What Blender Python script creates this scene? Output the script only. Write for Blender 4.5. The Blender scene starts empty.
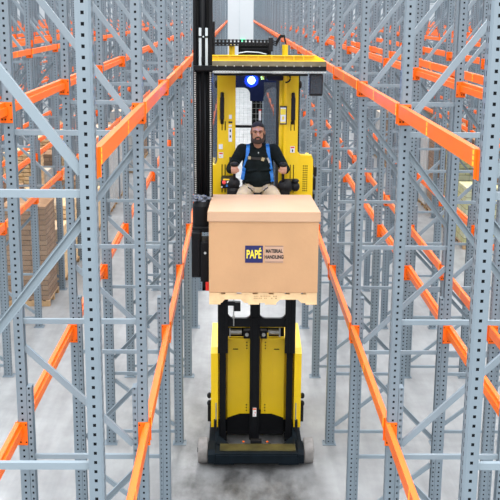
import bpy, bmesh, math, random
from mathutils import Vector, Matrix
random.seed(7)
PI = math.pi
sc = bpy.context.scene
C = sc.collection

# ------------------------------------------------------------------ materials
def mat(name, col, rough=.5, metal=0., noise=0., nscale=8., bump=0., bscale=60., spec=.5, coat=0.):
    m = bpy.data.materials.new(name); m.use_nodes = True
    nt = m.node_tree; b = nt.nodes['Principled BSDF']
    b.inputs['Base Color'].default_value = (*col, 1)
    b.inputs['Roughness'].default_value = rough
    b.inputs['Metallic'].default_value = metal
    b.inputs['Specular IOR Level'].default_value = spec
    b.inputs['Coat Weight'].default_value = coat
    tc = nt.nodes.new('ShaderNodeTexCoord')
    if noise:
        n = nt.nodes.new('ShaderNodeTexNoise'); n.inputs['Scale'].default_value = nscale
        n.inputs['Detail'].default_value = 4
        nt.links.new(tc.outputs['Object'], n.inputs['Vector'])
        r = nt.nodes.new('ShaderNodeMapRange')
        r.inputs['From Min'].default_value = .3; r.inputs['From Max'].default_value = .7
        r.inputs['To Min'].default_value = 1 - noise; r.inputs['To Max'].default_value = 1 + noise
        nt.links.new(n.outputs['Fac'], r.inputs['Value'])
        mx = nt.nodes.new('ShaderNodeVectorMath'); mx.operation = 'SCALE'
        mx.inputs[0].default_value = col
        nt.links.new(r.outputs['Result'], mx.inputs['Scale'])
        nt.links.new(mx.outputs['Vector'], b.inputs['Base Color'])
    if bump:
        n = nt.nodes.new('ShaderNodeTexNoise'); n.inputs['Scale'].default_value = bscale
        nt.links.new(tc.outputs['Object'], n.inputs['Vector'])
        bp = nt.nodes.new('ShaderNodeBump'); bp.inputs['Strength'].default_value = bump
        bp.inputs['Distance'].default_value = .01
        nt.links.new(n.outputs['Fac'], bp.inputs['Height'])
        nt.links.new(bp.outputs['Normal'], b.inputs['Normal'])
    return m

def emis(name, col, s):
    m = mat(name, col); b = m.node_tree.nodes['Principled BSDF']
    b.inputs['Emission Color'].default_value = (*col, 1); b.inputs['Emission Strength'].default_value = s
    return m

M = {}
M['grey'] = mat('galvanised_grey_paint', (.17, .215, .252), .45, .0, .05, 3)
M['brace'] = mat('brace_grey_paint', (.21, .26, .298), .42, .0, .04, 3)
M['orange'] = mat('orange_powder_coat', (.97, .155, .002), .34, 0, .05, 4, spec=.55)
M['orange2'] = mat('orange_connector_paint', (.85, .13, .003), .45, 0, .05, 4, spec=.3)
M['label'] = mat('yellow_label', (.95, .62, .03), .5)
M['dark'] = mat('painted_hole_shade', (.008, .009, .011), .9, spec=.05)  # near-black colour in place of the shade inside holes and slots
M['yellow'] = mat('truck_yellow_paint', (.88, .58, .002), .4, 0, .05, 2, coat=.2)
M['black'] = mat('black_steel_paint', (.006, .0065, .008), .45, 0, .2, 6, spec=.15)
M['blackp'] = mat('black_plastic', (.010, .010, .012), .5, 0, .2, 10, spec=.2)
M['navy'] = mat('blue_lit_black_steel', (.005, .010, .045), .35, spec=.2)  # blue lamp's glow on black steel, put into the base colour
M['steel'] = mat('bare_steel', (.42, .42, .40), .35, .7, .15, 10)
M['olive'] = mat('greased_rail_steel', (.16, .14, .09), .4, .5, .3, 8)
M['alu'] = mat('aluminium_strip', (.5, .55, .57), .4, .3, .1, 5)
M['rubber'] = mat('grey_polyurethane_tyre', (.24, .225, .215), .75, 0, .2, 12)
M['bumper'] = mat('blue_grey_chassis_steel', (.005, .009, .013), .5, 0, .3, 7, spec=.1)
M['bumptop'] = mat('worn_chassis_plate', (.07, .06, .02), .35, .1, .4, 6)
M['card'] = mat('corrugated_cardboard', (.53, .31, .16), .75, 0, .05, 3, .15, 30)
M['cardlid'] = mat('cardboard_lid', (.55, .35, .22), .6, 0, .03, 3, .1, 30)
M['wood'] = mat('pale_pallet_wood', (.74, .52, .29), .75, 0, .12, 9)
M['woodrough'] = mat('rough_pallet_wood', (.42, .27, .14), .8, 0, .2, 6)
M['white'] = mat('white_sticker', (.8, .8, .8), .5)
M['red'] = mat('red_plastic', (.7, .02, .01), .4)
M['skin'] = mat('skin', (.46, .235, .155), .55, 0, .08, 20, spec=.3)
M['hair'] = mat('dark_hair', (.012, .008, .006), .8, 0, .4, 60, .5, 200)
M['beard'] = mat('dark_beard', (.045, .026, .02), .8, 0, .4, 60, .5, 200)
M['jacket'] = mat('black_jacket_cloth', (.007, .011, .012), .85, 0, .3, 14, .5, 18, spec=.1)
M['khaki'] = mat('khaki_cloth', (.47, .37, .25), .85, 0, .08, 12, .4, 20)
M['strap'] = mat('blue_webbing', (.02, .19, .62), .6, 0, .1, 30)
M['strapk'] = mat('black_webbing', (.02, .02, .02), .7)
M['tan'] = mat('tan_webbing', (.45, .38, .22), .7)
M['logo_navy'] = mat('navy_print', (.008, .012, .10), .5)
M['logo_yellow'] = mat('yellow_print', (.9, .72, .05), .5)
M['print'] = mat('black_print', (.02, .016, .014), .6)
M['tape'] = mat('tan_label_paper', (.52, .33, .235), .55)
M['line'] = mat('label_rule', (.10, .07, .05), .6)
M['wall'] = mat('white_wall_panel', (.60, .62, .64), .7, 0, .02, .5)
M['green'] = emis('exit_light_green', (.1, .9, .4), 1.2)
M['blue_lamp'] = emis('blue_spot_led', (.25, .45, 1.0), 14)
M['led'] = emis('white_led', (.9, .95, 1), 2.5)
M['shoe'] = mat('brown_boot', (.08, .045, .025), .6)
M['eye'] = mat('eye_dark', (.02, .015, .012), .3)
M['lip'] = mat('lips', (.42, .15, .12), .5)
M['pipe'] = mat('yellow_pipe', (.85, .62, .02), .4)

def glass(name, col, alpha):
    m = bpy.data.materials.new(name); m.use_nodes = True; nt = m.node_tree; nt.nodes.clear()
    o = nt.nodes.new('ShaderNodeOutputMaterial'); mx = nt.nodes.new('ShaderNodeMixShader')
    t = nt.nodes.new('ShaderNodeBsdfTransparent'); g = nt.nodes.new('ShaderNodeBsdfPrincipled')
    t.inputs[0].default_value = (.85, .88, .92, 1)
    g.inputs['Base Color'].default_value = (*col, 1); g.inputs['Roughness'].default_value = .08
    mx.inputs[0].default_value = alpha
    nt.links.new(t.outputs[0], mx.inputs[1]); nt.links.new(g.outputs[0], mx.inputs[2]); nt.links.new(mx.outputs[0], o.inputs[0])
    return m
M['glass'] = glass('cab_window', (.10, .11, .13), .35)
M['wrap'] = glass('stretch_wrap', (.72, .74, .74), .6); M['wrap_thin'] = glass('thin_stretch_wrap', (.7, .72, .72), .07)

def floor_mat():
    m = mat('polished_concrete', (.5, .5, .5), .5); nt = m.node_tree; b = nt.nodes['Principled BSDF']
    tc = nt.nodes.new('ShaderNodeTexCoord')
    def noise(scale, sx=1, sy=1, det=5, rot=0):
        mp = nt.nodes.new('ShaderNodeMapping'); mp.inputs['Scale'].default_value = (sx, sy, 1)
        mp.inputs['Rotation'].default_value = (0, 0, rot)
        n = nt.nodes.new('ShaderNodeTexNoise'); n.inputs['Scale'].default_value = scale; n.inputs['Detail'].default_value = det
        n.inputs['Roughness'].default_value = .6
        nt.links.new(tc.outputs['Object'], mp.inputs[0]); nt.links.new(mp.outputs[0], n.inputs[0]); return n
    def rng(src, a, c, lo, hi):
        r = nt.nodes.new('ShaderNodeMapRange'); r.inputs[1].default_value = a; r.inputs[2].default_value = c
        r.inputs[3].default_value = lo; r.inputs[4].default_value = hi; nt.links.new(src, r.inputs[0]); return r.outputs[0]
    def op(o, a, c):
        n = nt.nodes.new('ShaderNodeMath'); n.operation = o
        for i, v in enumerate((a, c)):
            if isinstance(v, (int, float)): n.inputs[i].default_value = v
            else: nt.links.new(v, n.inputs[i])
        return n.outputs[0]
    clouds = rng(noise(.7).outputs['Fac'], .3, .7, .76, 1.16)
    fine = rng(noise(7, 1, .5).outputs['Fac'], .3, .7, .93, 1.06)
    streak = rng(noise(3.0, 1.4, .12, 3).outputs['Fac'], .35, .75, 1.06, .80)
    sx = nt.nodes.new('ShaderNodeSeparateXYZ'); nt.links.new(tc.outputs['Object'], sx.inputs[0])
    # tyre-darkened driving lane down the middle of the truck aisle
    dx = op('ABSOLUTE', op('SUBTRACT', sx.outputs['X'], .95), 0)
    lane = rng(dx, .75, 1.25, 1, 0)
    yy = rng(sx.outputs['Y'], 20, 12, 0, 1)
    patch = rng(noise(2.2, 1.2, .6, 6, .3).outputs['Fac'], .36, .64, .22, .88)
    lane = op('MULTIPLY', op('MULTIPLY', lane, yy), patch)
    v = op('MULTIPLY', op('MULTIPLY', clouds, fine), streak)
    v = op('MULTIPLY', v, op('SUBTRACT', 1.0, lane))
    mx = nt.nodes.new('ShaderNodeVectorMath'); mx.operation = 'SCALE'; mx.inputs[0].default_value = (.295, .30, .303)
    nt.links.new(v, mx.inputs['Scale']); nt.links.new(mx.outputs[0], b.inputs['Base Color'])
    r = rng(noise(1.5).outputs['Fac'], .3, .7, .28, .5); nt.links.new(r, b.inputs['Roughness'])
    return m
M['floor'] = floor_mat()

def layers_mat(name, c1, c2, pitch):
    m = mat(name, c1, .8); nt = m.node_tree; b = nt.nodes['Principled BSDF']
    tc = nt.nodes.new('ShaderNodeTexCoord'); w = nt.nodes.new('ShaderNodeTexBrick')
    w.inputs['Scale'].default_value = 1; w.inputs['Mortar Size'].default_value = .006
    w.inputs['Brick Width'].default_value = .42; w.inputs['Row Height'].default_value = pitch
    w.inputs['Color1'].default_value = (*c1, 1); w.inputs['Color2'].default_value = (*c2, 1)
    w.inputs['Mortar'].default_value = (c1[0]*.25, c1[1]*.22, c1[2]*.2, 1)
    s = nt.nodes.new('ShaderNodeSeparateXYZ'); cb = nt.nodes.new('ShaderNodeCombineXYZ'); ad = nt.nodes.new('ShaderNodeMath')
    nt.links.new(tc.outputs['Object'], s.inputs[0]); nt.links.new(s.outputs['X'], ad.inputs[0]); nt.links.new(s.outputs['Y'], ad.inputs[1])
    nt.links.new(ad.outputs[0], cb.inputs['X']); nt.links.new(s.outputs['Z'], cb.inputs['Y'])
    nt.links.new(cb.outputs[0], w.inputs['Vector']); nt.links.new(w.outputs['Color'], b.inputs['Base Color'])
    return m
M['cartons'] = layers_mat('stacked_brown_cartons', (.30, .165, .08), (.42, .25, .135), .11)
M['cartons_pale'] = layers_mat('stacked_pale_cartons', (.62, .50, .38), (.72, .62, .5), .22)
M['cartons_yellow'] = layers_mat('stacked_yellow_bags', (.62, .56, .22), (.7, .66, .4), .16)

# ------------------------------------------------------------------ helpers
def mesh(bm, name, m=None, smooth=False):
    me = bpy.data.meshes.new(name); bm.normal_update(); bm.to_mesh(me); bm.free()
    for x in (m if isinstance(m, (list, tuple)) else [m]):
        if x: me.materials.append(x)
    if smooth:
        for p in me.polygons: p.use_smooth = True
    return me

def obj(name, me, parent=None, loc=(0, 0, 0), rot=(0, 0, 0)):
    o = bpy.data.objects.new(name, me); C.objects.link(o); o.location = loc; o.rotation_euler = rot
    if parent: o.parent = parent
    return o

def tag(o, label=None, cat=None, group=None, kind=None):
    if label: o['label'] = label
    if cat: o['category'] = cat
    if group: o['group'] = group
    if kind: o['kind'] = kind
    elif cat: o['kind'] = 'thing'
    return o

def box(bm, a, b, mi=0, bev=0):
    v = [bm.verts.new((x, y, z)) for x in (a[0], b[0]) for y in (a[1], b[1]) for z in (a[2], b[2])]
    fs = []
    for q in ((0, 1, 3, 2), (4, 6, 7, 5), (0, 4, 5, 1), (2, 3, 7, 6), (0, 2, 6, 4), (1, 5, 7, 3)):
        f = bm.faces.new([v[i] for i in q]); f.material_index = mi; fs.append(f)
    if bev:
        es = {e for f in fs for e in f.edges}
        r = bmesh.ops.bevel(bm, geom=list(es), offset=bev, segments=2, affect='EDGES', profile=.6)
        for f in r['faces']: f.material_index = mi
    return v

def prism(bm, pts, ax, a, b, mi=0):
    """polygon pts in the two axes other than ax, extruded from a to b along ax"""
    def P(p, t):
        return {'x': (t, p[0], p[1]), 'y': (p[0], t, p[1]), 'z': (p[0], p[1], t)}[ax]
    v0 = [bm.verts.new(P(p, a)) for p in pts]; v1 = [bm.verts.new(P(p, b)) for p in pts]
    n = len(pts); fs = [bm.faces.new(v0[::-1]), bm.faces.new(v1)]
    for i in range(n): fs.append(bm.faces.new((v0[i], v0[(i+1) % n], v1[(i+1) % n], v1[i])))
    for f in fs: f.material_index = mi
    bmesh.ops.recalc_face_normals(bm, faces=fs)
    return fs

def cyl(bm, p0, p1, r0, r1=None, n=16, mi=0, bev=0):
    r1 = r0 if r1 is None else r1
    p0, p1 = Vector(p0), Vector(p1); d = p1 - p0
    q = d.to_track_quat('Z', 'Y').to_matrix()
    fs = []
    A = [bm.verts.new(p0 + q @ Vector((r0*math.cos(2*PI*i/n), r0*math.sin(2*PI*i/n), 0))) for i in range(n)]
    B = [bm.verts.new(p1 + q @ Vector((r1*math.cos(2*PI*i/n), r1*math.sin(2*PI*i/n), 0))) for i in range(n)]
    fs += [bm.faces.new(A[::-1]), bm.faces.new(B)]
    for i in range(n): fs.append(bm.faces.new((A[i], A[(i+1) % n], B[(i+1) % n], B[i])))
    for f in fs: f.material_index = mi
    return fs

def ball(bm, c, r, rot=None, seg=16, mi=0):
    r = r if isinstance(r, (tuple, list)) else (r, r, r)
    m = Matrix.Translation(c) @ (rot.to_4x4() if rot else Matrix.Identity(4)) @ Matrix.Diagonal((*r, 1))
    g = bmesh.ops.create_uvsphere(bm, u_segments=seg, v_segments=max(8, seg*2//3), radius=1, matrix=m)
    for v in g['verts']:
        for f in v.link_faces: f.material_index = mi

def tube(bm, pts, r, n=8, mi=0):
    pts = [Vector(p) for p in pts]; rings = []
    for i, p in enumerate(pts):
        d = (pts[min(i+1, len(pts)-1)] - pts[max(i-1, 0)]).normalized()
        q = d.to_track_quat('Z', 'Y').to_matrix()
        rings.append([bm.verts.new(p + q @ Vector((r*math.cos(2*PI*k/n), r*math.sin(2*PI*k/n), 0))) for k in range(n)])
    for a, b in zip(rings, rings[1:]):
        for k in range(n):
            f = bm.faces.new((a[k], a[(k+1) % n], b[(k+1) % n], b[k])); f.material_index = mi
    bm.faces.new(rings[0][::-1]).material_index = mi; bm.faces.new(rings[-1]).material_index = mi

def B_(fn, name, m, smooth=False):
    bm = bmesh.new(); fn(bm); return mesh(bm, name, m, smooth)

def boxes(name, m, lst, parent=None, bev=0, **k):
    bm = bmesh.new()
    for a, b in lst: box(bm, a, b, 0, bev)
    return obj(name, mesh(bm, name, m), parent, **k)

def setting(o): o['kind'] = 'structure'; return o

ORD = ['zeroth', 'first', 'second', 'third', 'fourth', 'fifth', 'sixth', 'seventh', 'eighth', 'ninth', 'tenth', 'eleventh', 'twelfth',
       'thirteenth', 'fourteenth', 'fifteenth', 'sixteenth', 'seventeenth', 'eighteenth', 'nineteenth', 'twentieth', 'twenty-first',
       'twenty-second', 'twenty-third', 'twenty-fourth', 'twenty-fifth', 'twenty-sixth', 'twenty-seventh', 'twenty-eighth',
       'twenty-ninth', 'thirtieth']

# ------------------------------------------------------------------ camera (metres; the front post of the left rack is x=0)
F_PX, PITCH, YAW, ROLL, CX, H = 1005.578, .2336, .0142, -.0077, .8142, 6.2168
def ray(u, v):
    a = (u-250)/F_PX; b = (250-v)/F_PX
    c, s = math.cos(ROLL), math.sin(ROLL); x = c*a+s*b; uu = -s*a+c*b
    c, s = math.cos(PITCH), math.sin(PITCH); y = c+s*uu; z = -s+c*uu
    c, s = math.cos(YAW), math.sin(YAW)
    return Vector((c*x+s*y, -s*x+c*y, z))
fw = ray(250, 250); rt = (ray(251, 250)-fw).normalized(); up = (ray(250, 249)-fw).normalized()
cam = bpy.data.cameras.new('camera'); co = bpy.data.objects.new('camera', cam); C.objects.link(co)
R3 = Matrix((rt, up, -fw.normalized())).transposed()
co.matrix_world = Matrix.Translation((CX, 0, H)) @ R3.to_4x4()
cam.sensor_width = 36; cam.lens = 36*F_PX/500; cam.clip_end = 300; cam.clip_start = .1
sc.camera = co

# ------------------------------------------------------------------ setting
YEND = 92
def room():
    bm = bmesh.new(); box(bm, (-26, -8, -.1), (31, YEND+.2, 0)); setting(obj('floor', mesh(bm, 'floor', M['floor'])))
    bm = bmesh.new(); box(bm, (-26, YEND, 0), (31, YEND+.2, 12))
    w = setting(obj('wall_back', mesh(bm, 'wall_back', M['wall'])))
    bm = bmesh.new()
    for i in range(19): box(bm, (-26+3*i, YEND-.02, 0), (-25.97+3*i, YEND, 12))
    obj('panel_joint', mesh(bm, 'panel_joint', M['alu']), w)
    bm = bmesh.new(); box(bm, (-26.2, -8, 0), (-26, YEND+.2, 12)); setting(obj('wall_left', mesh(bm, 'wall_left', M['wall'])))
    bm = bmesh.new(); box(bm, (31, -8, 0), (31.2, YEND+.2, 12)); setting(obj('wall_right', mesh(bm, 'wall_right', M['wall'])))
    bm = bmesh.new(); box(bm, (1.1, YEND-.1, 3.45), (1.55, YEND, 3.75))
    tag(obj('exit_light', mesh(bm, 'exit_light', M['green'])), 'small green exit light glowing on the far white wall', 'exit light')
room()

# ------------------------------------------------------------------ racking
Y1, BAY, D, S, GAP = 5.4265, 2.7903, 1.042, 2.185, .548
XL = .010
S2 = 2.087
Z1, Z2, E = 5.488, 2.732, .0611
TOP = 8.6; PITCHH = .0575
LV = [.19, 1.09, 2.39, 3.632, 5.238, 6.845, 8.445]

def grid_face(bm, us, vs, P, holes, mi=0):
    g = [[bm.verts.new(P(u, v)) for v in vs] for u in us]
    for i in range(len(us)-1):
        for j in range(len(vs)-1):
            if (i, j) in holes: continue
            f = bm.faces.new((g[i][j], g[i+1][j], g[i+1][j+1], g[i][j+1])); f.material_index = mi

def hole_strip(bm, u0, u1, hus, hw, hh, z0, z1, P, phase=.03):
    """a face from u0 to u1 with columns of holes centred on hus"""
    us = [u0]
    for h in hus: us += [h-hw/2, h+hw/2]
    us.append(u1)
    vs = [z0]; z = z0+phase
    while z+hh < z1:
        vs += [z, z+hh]; z += PITCHH
    vs.append(z1)
    holes = {(1+2*i, 1+2*j) for i in range(len(hus)) for j in range((len(vs)-2)//2)}
    grid_face(bm, us, vs, P, holes)

def post_mesh(s, z1=TOP, x0=-.042, x1=.043, name='post', z0=.01, front=True):
    """perforated upright; s=+1 the slotted face looks to +x"""
    bm = bmesh.new()
    hy = .05
    c = .014 if front else 0
    xc = x1-c
    for sy in (-1, 1):
        hole_strip(bm, x0, xc, [(x0+x1)/2-.002], .0175, .0185, z0, z1, lambda u, v, sy=sy: (s*u, sy*hy, v))
        if front:
            q = [(xc, sy*hy), (x1, sy*(hy-.014))]
            bm.faces.new([bm.verts.new((s*q[0][0], q[0][1], z0)), bm.verts.new((s*q[1][0], q[1][1], z0)),
                          bm.verts.new((s*q[1][0], q[1][1], z1)), bm.verts.new((s*q[0][0], q[0][1], z1))])
    if front:
        hole_strip(bm, -.036, .036, [-.021, .021], .011, .030, z0, z1, lambda u, v: (s*x1, u, v), .012)
    else:
        bm.faces.new([bm.verts.new((s*x1, y, z)) for y, z in ((-hy, z0), (hy, z0), (hy, z1), (-hy, z1))])
    # lips and recessed back
    for sy in (-1, 1):
        bm.faces.new([bm.verts.new((s*x0, y, z)) for y, z in ((sy*hy, z0), (sy*.034, z0), (sy*.034, z1), (sy*hy, z1))])
        bm.faces.new([bm.verts.new((s*x, sy*.034, z)) for x, z in ((x0, z0), (x0+.02, z0), (x0+.02, z1), (x0, z1))])
    bm.faces.new([bm.verts.new((s*(x0+.02), y, z)) for y, z in ((-.034, z0), (.034, z0), (.034, z1), (-.034, z1))])
    bm.faces.new([bm.verts.new((s*x, y, z1)) for x, y in ((x0, -hy), (x1, -hy+c), (x1, hy-c), (x0, hy))])
    bmesh.ops.remove_doubles(bm, verts=bm.verts, dist=1e-5)
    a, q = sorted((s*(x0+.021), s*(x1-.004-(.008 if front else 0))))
    box(bm, (a, -.0455, z0+.01), (q, .0455, z1-.01), 1)      # added liner, its near-black colour stands for shade behind the holes
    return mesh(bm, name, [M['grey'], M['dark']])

def channel(bm, p0, p1, w, dpt, side):
    """C-channel in the x-z plane from p0 to p1; web on the +y*side... open towards -y*side"""
    p0, p1 = Vector(p0), Vector(p1); d = (p1-p0).normalized(); n = Vector((-d.z, 0, d.x))
    t = .006
    prof = [(-w/2, -dpt/2), (-w/2, dpt/2), (w/2, dpt/2), (w/2, -dpt/2), (w/2-t, -dpt/2), (w/2-t, dpt/2-t), (-w/2+t, dpt/2-t), (-w/2+t, -dpt/2)]
    a = [bm.verts.new(p0+n*u+Vector((0, side*v, 0))) for u, v in prof]
    b = [bm.verts.new(p1+n*u+Vector((0, side*v, 0))) for u, v in prof]
    k = len(prof); fs = []
    for i in range(k): fs.append(bm.faces.new((a[i], a[(i+1) % k], b[(i+1) % k], b[i])))
    fs += [bm.faces.new((a[0], a[1], a[6], a[7])), bm.faces.new((a[1], a[2], a[5], a[6])), bm.faces.new((a[2], a[3], a[4], a[5]))]
    fs += [bm.faces.new((b[0], b[7], b[6], b[1])), bm.faces.new((b[1], b[6], b[5], b[2])), bm.faces.new((b[2], b[5], b[4], b[3]))]
    bmesh.ops.recalc_face_normals(bm, faces=fs)

def frame_meshes(s):
    """s=+1: front post at x=0 with its slotted face to +x, rear post at x=-D.  s=-1: mirrored."""
    L = []
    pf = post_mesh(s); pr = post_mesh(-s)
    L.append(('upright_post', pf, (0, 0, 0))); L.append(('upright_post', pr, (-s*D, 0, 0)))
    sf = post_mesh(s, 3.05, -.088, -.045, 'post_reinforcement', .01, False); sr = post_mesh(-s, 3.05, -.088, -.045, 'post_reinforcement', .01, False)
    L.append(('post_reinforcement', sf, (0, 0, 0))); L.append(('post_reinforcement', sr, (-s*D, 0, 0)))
    def plate(bm):
        box(bm, (-.115, -.085, 0), (.085, .085, .01), bev=.002)
        for x, y in ((-.095, -.065), (.06, .065)): cyl(bm, (x, y, .01), (x, y, .024), .011, n=6)
    bp = B_(plate, 'base_plate', M['grey'])
    def plate2(bm):
        box(bm, (-.085, -.085, 0), (.115, .085, .01), bev=.002)
        for x, y in ((.095, -.065), (-.06, .065)): cyl(bm, (x, y, .01), (x, y, .024), .011, n=6)
    bp2 = B_(plate2, 'base_plate', M['grey'])
    L.append(('base_plate', bp if s > 0 else bp2, (0, 0, 0))); L.append(('base_plate', bp2 if s > 0 else bp, (-s*D, 0, 0)))
    for i, z in enumerate(LV):
        bm = bmesh.new()
        inner = .088 if z < 3 else .030
        channel(bm, (-s*inner, 0, z), (-s*(D-inner), 0, z), .042, .034, 1 if s > 0 else 1)
        # web faces the aisle entrance
        for v in bm.verts: v.co.y = -v.co.y
        bmesh.ops.reverse_faces(bm, faces=bm.faces)
        L.append(('horizontal_brace', mesh(bm, 'horizontal_brace', M['brace']), (0, 0, 0)))
    for i, (za, zb) in enumerate(zip(LV, LV[1:])):
        inn = lambda z: .09 if z < 3.05 else .035
        # panels alternate; panel 4 (5.24-6.85) rises to the rear
        if i % 2 == 0: p0, p1 = (-s*inn(za+.115), 0, za+.115), (-s*(D-inn(zb-.23)), 0, zb-.23)
        else: p0, p1 = (-s*inn(zb-.15), 0, zb-.15), (-s*(D-inn(za+.23)), 0, za+.23)
        if i == 0: p0, p1 = (-s*.09, 0, za+.1), (-s*(D-.09), 0, zb-.1)
        bm = bmesh.new(); w = .052
        channel(bm, p0, p1, w, .036, -1 if i % 2 == 0 else 1)
        L.append(('diagonal_brace', mesh(bm, 'diagonal_brace', M['brace']), (0, 0, 0)))
    return L

def merge(L, name):
    bm = bmesh.new(); ms = []
    for nm, me, loc in L:
        b2 = bmesh.new(); b2.from_mesh(me); b2.transform(Matrix.Translation(loc))
        idx = []
        for m in me.materials:
            if m not in ms: ms.append(m)
            idx.append(ms.index(m))
        for f in b2.faces: f.material_index = idx[f.material_index] if idx else 0
        t = bpy.data.meshes.new('t'); b2.to_mesh(t); b2.free(); bm.from_mesh(t); bpy.data.meshes.remove(t)
    return mesh(bm, name, ms)

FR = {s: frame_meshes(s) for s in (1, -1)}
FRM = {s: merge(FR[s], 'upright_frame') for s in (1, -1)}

# a rack row: (name, x of its post nearest the truck, s, ...)   s=+1: its rear lies to -x
RACKS = [('rack just left of the truck', XL, 1, 'L1'),
         ('rack just right of the truck', S, -1, 'R1')]
x = S+D
RW = ['', '', 'second', 'third', 'fourth', 'fifth', 'sixth', 'seventh', 'eighth', 'ninth']
k = 2
for p in range(5):
    x += GAP if p % 2 == 0 else S2
    RACKS.append((f'{RW[k]} rack right of the truck', x, -1, f'R{k}')); x += D; k += 1
for p in range(4):
    x += GAP if p % 2 == 1 else S2
    if k > 9: break
    RACKS.append((f'{RW[k]} rack right of the truck', x, -1, f'R{k}')); x += D; k += 1
x = XL-D; k = 2
for p in range(7):
    x -= S2 if p % 2 == 0 else GAP
    RACKS.append((f'{RW[k]} rack left of the truck', x, 1, f'L{k}')); x -= D; k += 1
RACKS = [r for r in RACKS if -22 < r[1] < 26]

ri = R3.transposed()
def px(P):
    v = ri @ (Vector(P)-Vector((CX, 0, H)))
    if v.z > -.2: return None
    return 250+F_PX*v.x/-v.z, 250-F_PX*v.y/-v.z
def seen(pts, mg=14):
    q = [px(p) for p in pts]; q = [t for t in q if t]
    if not q: return False
    return max(t[0] for t in q) > -mg and min(t[0] for t in q) < 500+mg and max(t[1] for t in q) > -mg and min(t[1] for t in q) < 500+mg

NROW = 29; NEAR = 8
def side_word(name): return name
HOLD = {}
KEEP = set('''R1nu1 L1nu1 R1nl2 R1nl1 L1fl2 L1nl1 R1fl2 L1nl2 L1fl1 L1fu2 R1nu2 R1fl3 R1nl3 L1nu2 L1nl3 R1fu3 R1fu2 R2nl4 R1nu3 R2nl3 L1fu1 L1nl4 R2nu4 R2nl2 R2nu3 L1fu4 L1nu3 R1nl4
L1fl4 L2nl5 L2nu6 R1fl4 L1fl3 L2nl6 L2nu5 R2fu5 R2fu6 R2fl5 R1fl6 R1fu4 L1fu3 L2fl7 R1fl5 R2nl6 L1nu4 R1fu5 L1fl6 R2nu6 R1nu4 R2nl5 R1fu6 L2fl8 L2fu8 L1fu6 L2nl4 R2fl6
L2fu7 R1nu6 R3nu10 L2nl10 R1nu7 R1fu8 L3nl8 R2nl7 R2nu5 R2fl4 R1fl8 R2nl8 R2nu7 R3fl12 R2fu4 L2nl7 L1nl5 L3nu9 R3fl10 L3nl9 L3fl11 R3fu12 R2nu8 L3fu10 R2fu9 L3fl10 R1nu5
L1fl5 L2nu9 R1nu8 R3nu8 L3nu8 R2nl10 L2nu10 R2fl9 L2nu7 L3fu11 L1fl8 R4nl11 R1fu7 L1nu5 R2fu8 L1fu5 L2nl9 L1fl7 L1fu9 L1fu7 L4fl17 L2nl14 L4nu15 L3nl7 L2fl15 R3nu9 R3fl11
R2nu10 L2nu11 L3fu9 L4nu13 R1fl10 R1fl7 R1nu11 R1nu13 L2nu14 R1fl11 L3fl9 R2fu11 L3nl10 R4fu15 L2fl6 L2fu11 R4nl10 R4fl14 R2nl12 L2fu9 R1nu9 R2fl11 R1fu9 L2fl11 R3nu12
R4fl12 R1fl9 R3fu11 R4fu12 L4fu17 R4nu13 L2nl11 R1fu10 L1nu13 L1fu11 L2nu12 R1nu10 L3fu12 L3fl12 L2fl9 R5nu19 R1nu14 L6nl24 L5nl18 L1fl9 R3fu10 R1nu12 L1fu8 R2nl9 L6nu24
R4nl12 L5fu20 R1nu16 R3nu14 L3nl16 R3fl9 L2nu15 R3fu9 L2nl15 L2fu18 L1nu12 L6nu21 R5fu21 R2nl13 L4nu14 L3nu10 L2nl12 L4fu15 R1nu18 L5fu18 L2nu20 R1fu15 R5nu16 L1fu10
L5fl20 L3nl14 L1fl10 R2fu7 R1nu15 R5nu18 L1nu11 R1fu11 L1nu15 L1nu14 R2nu12 L3nl15 L2fu15 L6nl21 L4fl20 L2fl14 L1fl11 R3fl8 R4nu12 L2fu14 R4fu14 R2fu12 L3nu11 R4nu11
L2fl10 R1nu19 R1nu17 L2fu13 R1fu12 R4fu13 L2fl13 L5nu18 L2fu19 R1nu20 L1nu17 R3fu16 R5fu17 R2fu14 L5nl21 L2nl21 L2fl18 L5nl16 L4fl15 L4fl13 L3fl13 L1fl13 R5nu15 R2nu13
R1nu21 R3nu21 L4fu14 L1nu16 R3nu17 L3fu13 R1fu13 L1nu24 R7nu28 L4fu20 L1nu22 R1nu22 L1nu20 R6fu24 L3fu18 L1nu19 R2nu18 R2fu18 R3nu19 R6fu20 L2nu16 R2nu16 R2nu15 L4fl27
R3fl26 R4nl23 L2fl21 R6nl22 R2fl7 R3nu13 L1nu18 L6nu23 L4nu25 R1nu26 R1nu23 R3nu22 L3nu13 R1fl12 R2fl8 L6fu26 L4fu27 L5fu24 L1nu27 R1nu28 L2nu24 R1nu25 L3nu20 L3nu17
L5nu16 R2fu20 R5fu20 R5fu19 R1fu18 R1fu17 R4fu18 R2nu17 R2nu14 R1fu14 R3fu15 L7fl26 L6fl26 L4fl26 L6fl23 L3nl21 R5fl21 L3fl19 L3fl18 R2fl14'''.split())     # beams seen largest
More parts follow.
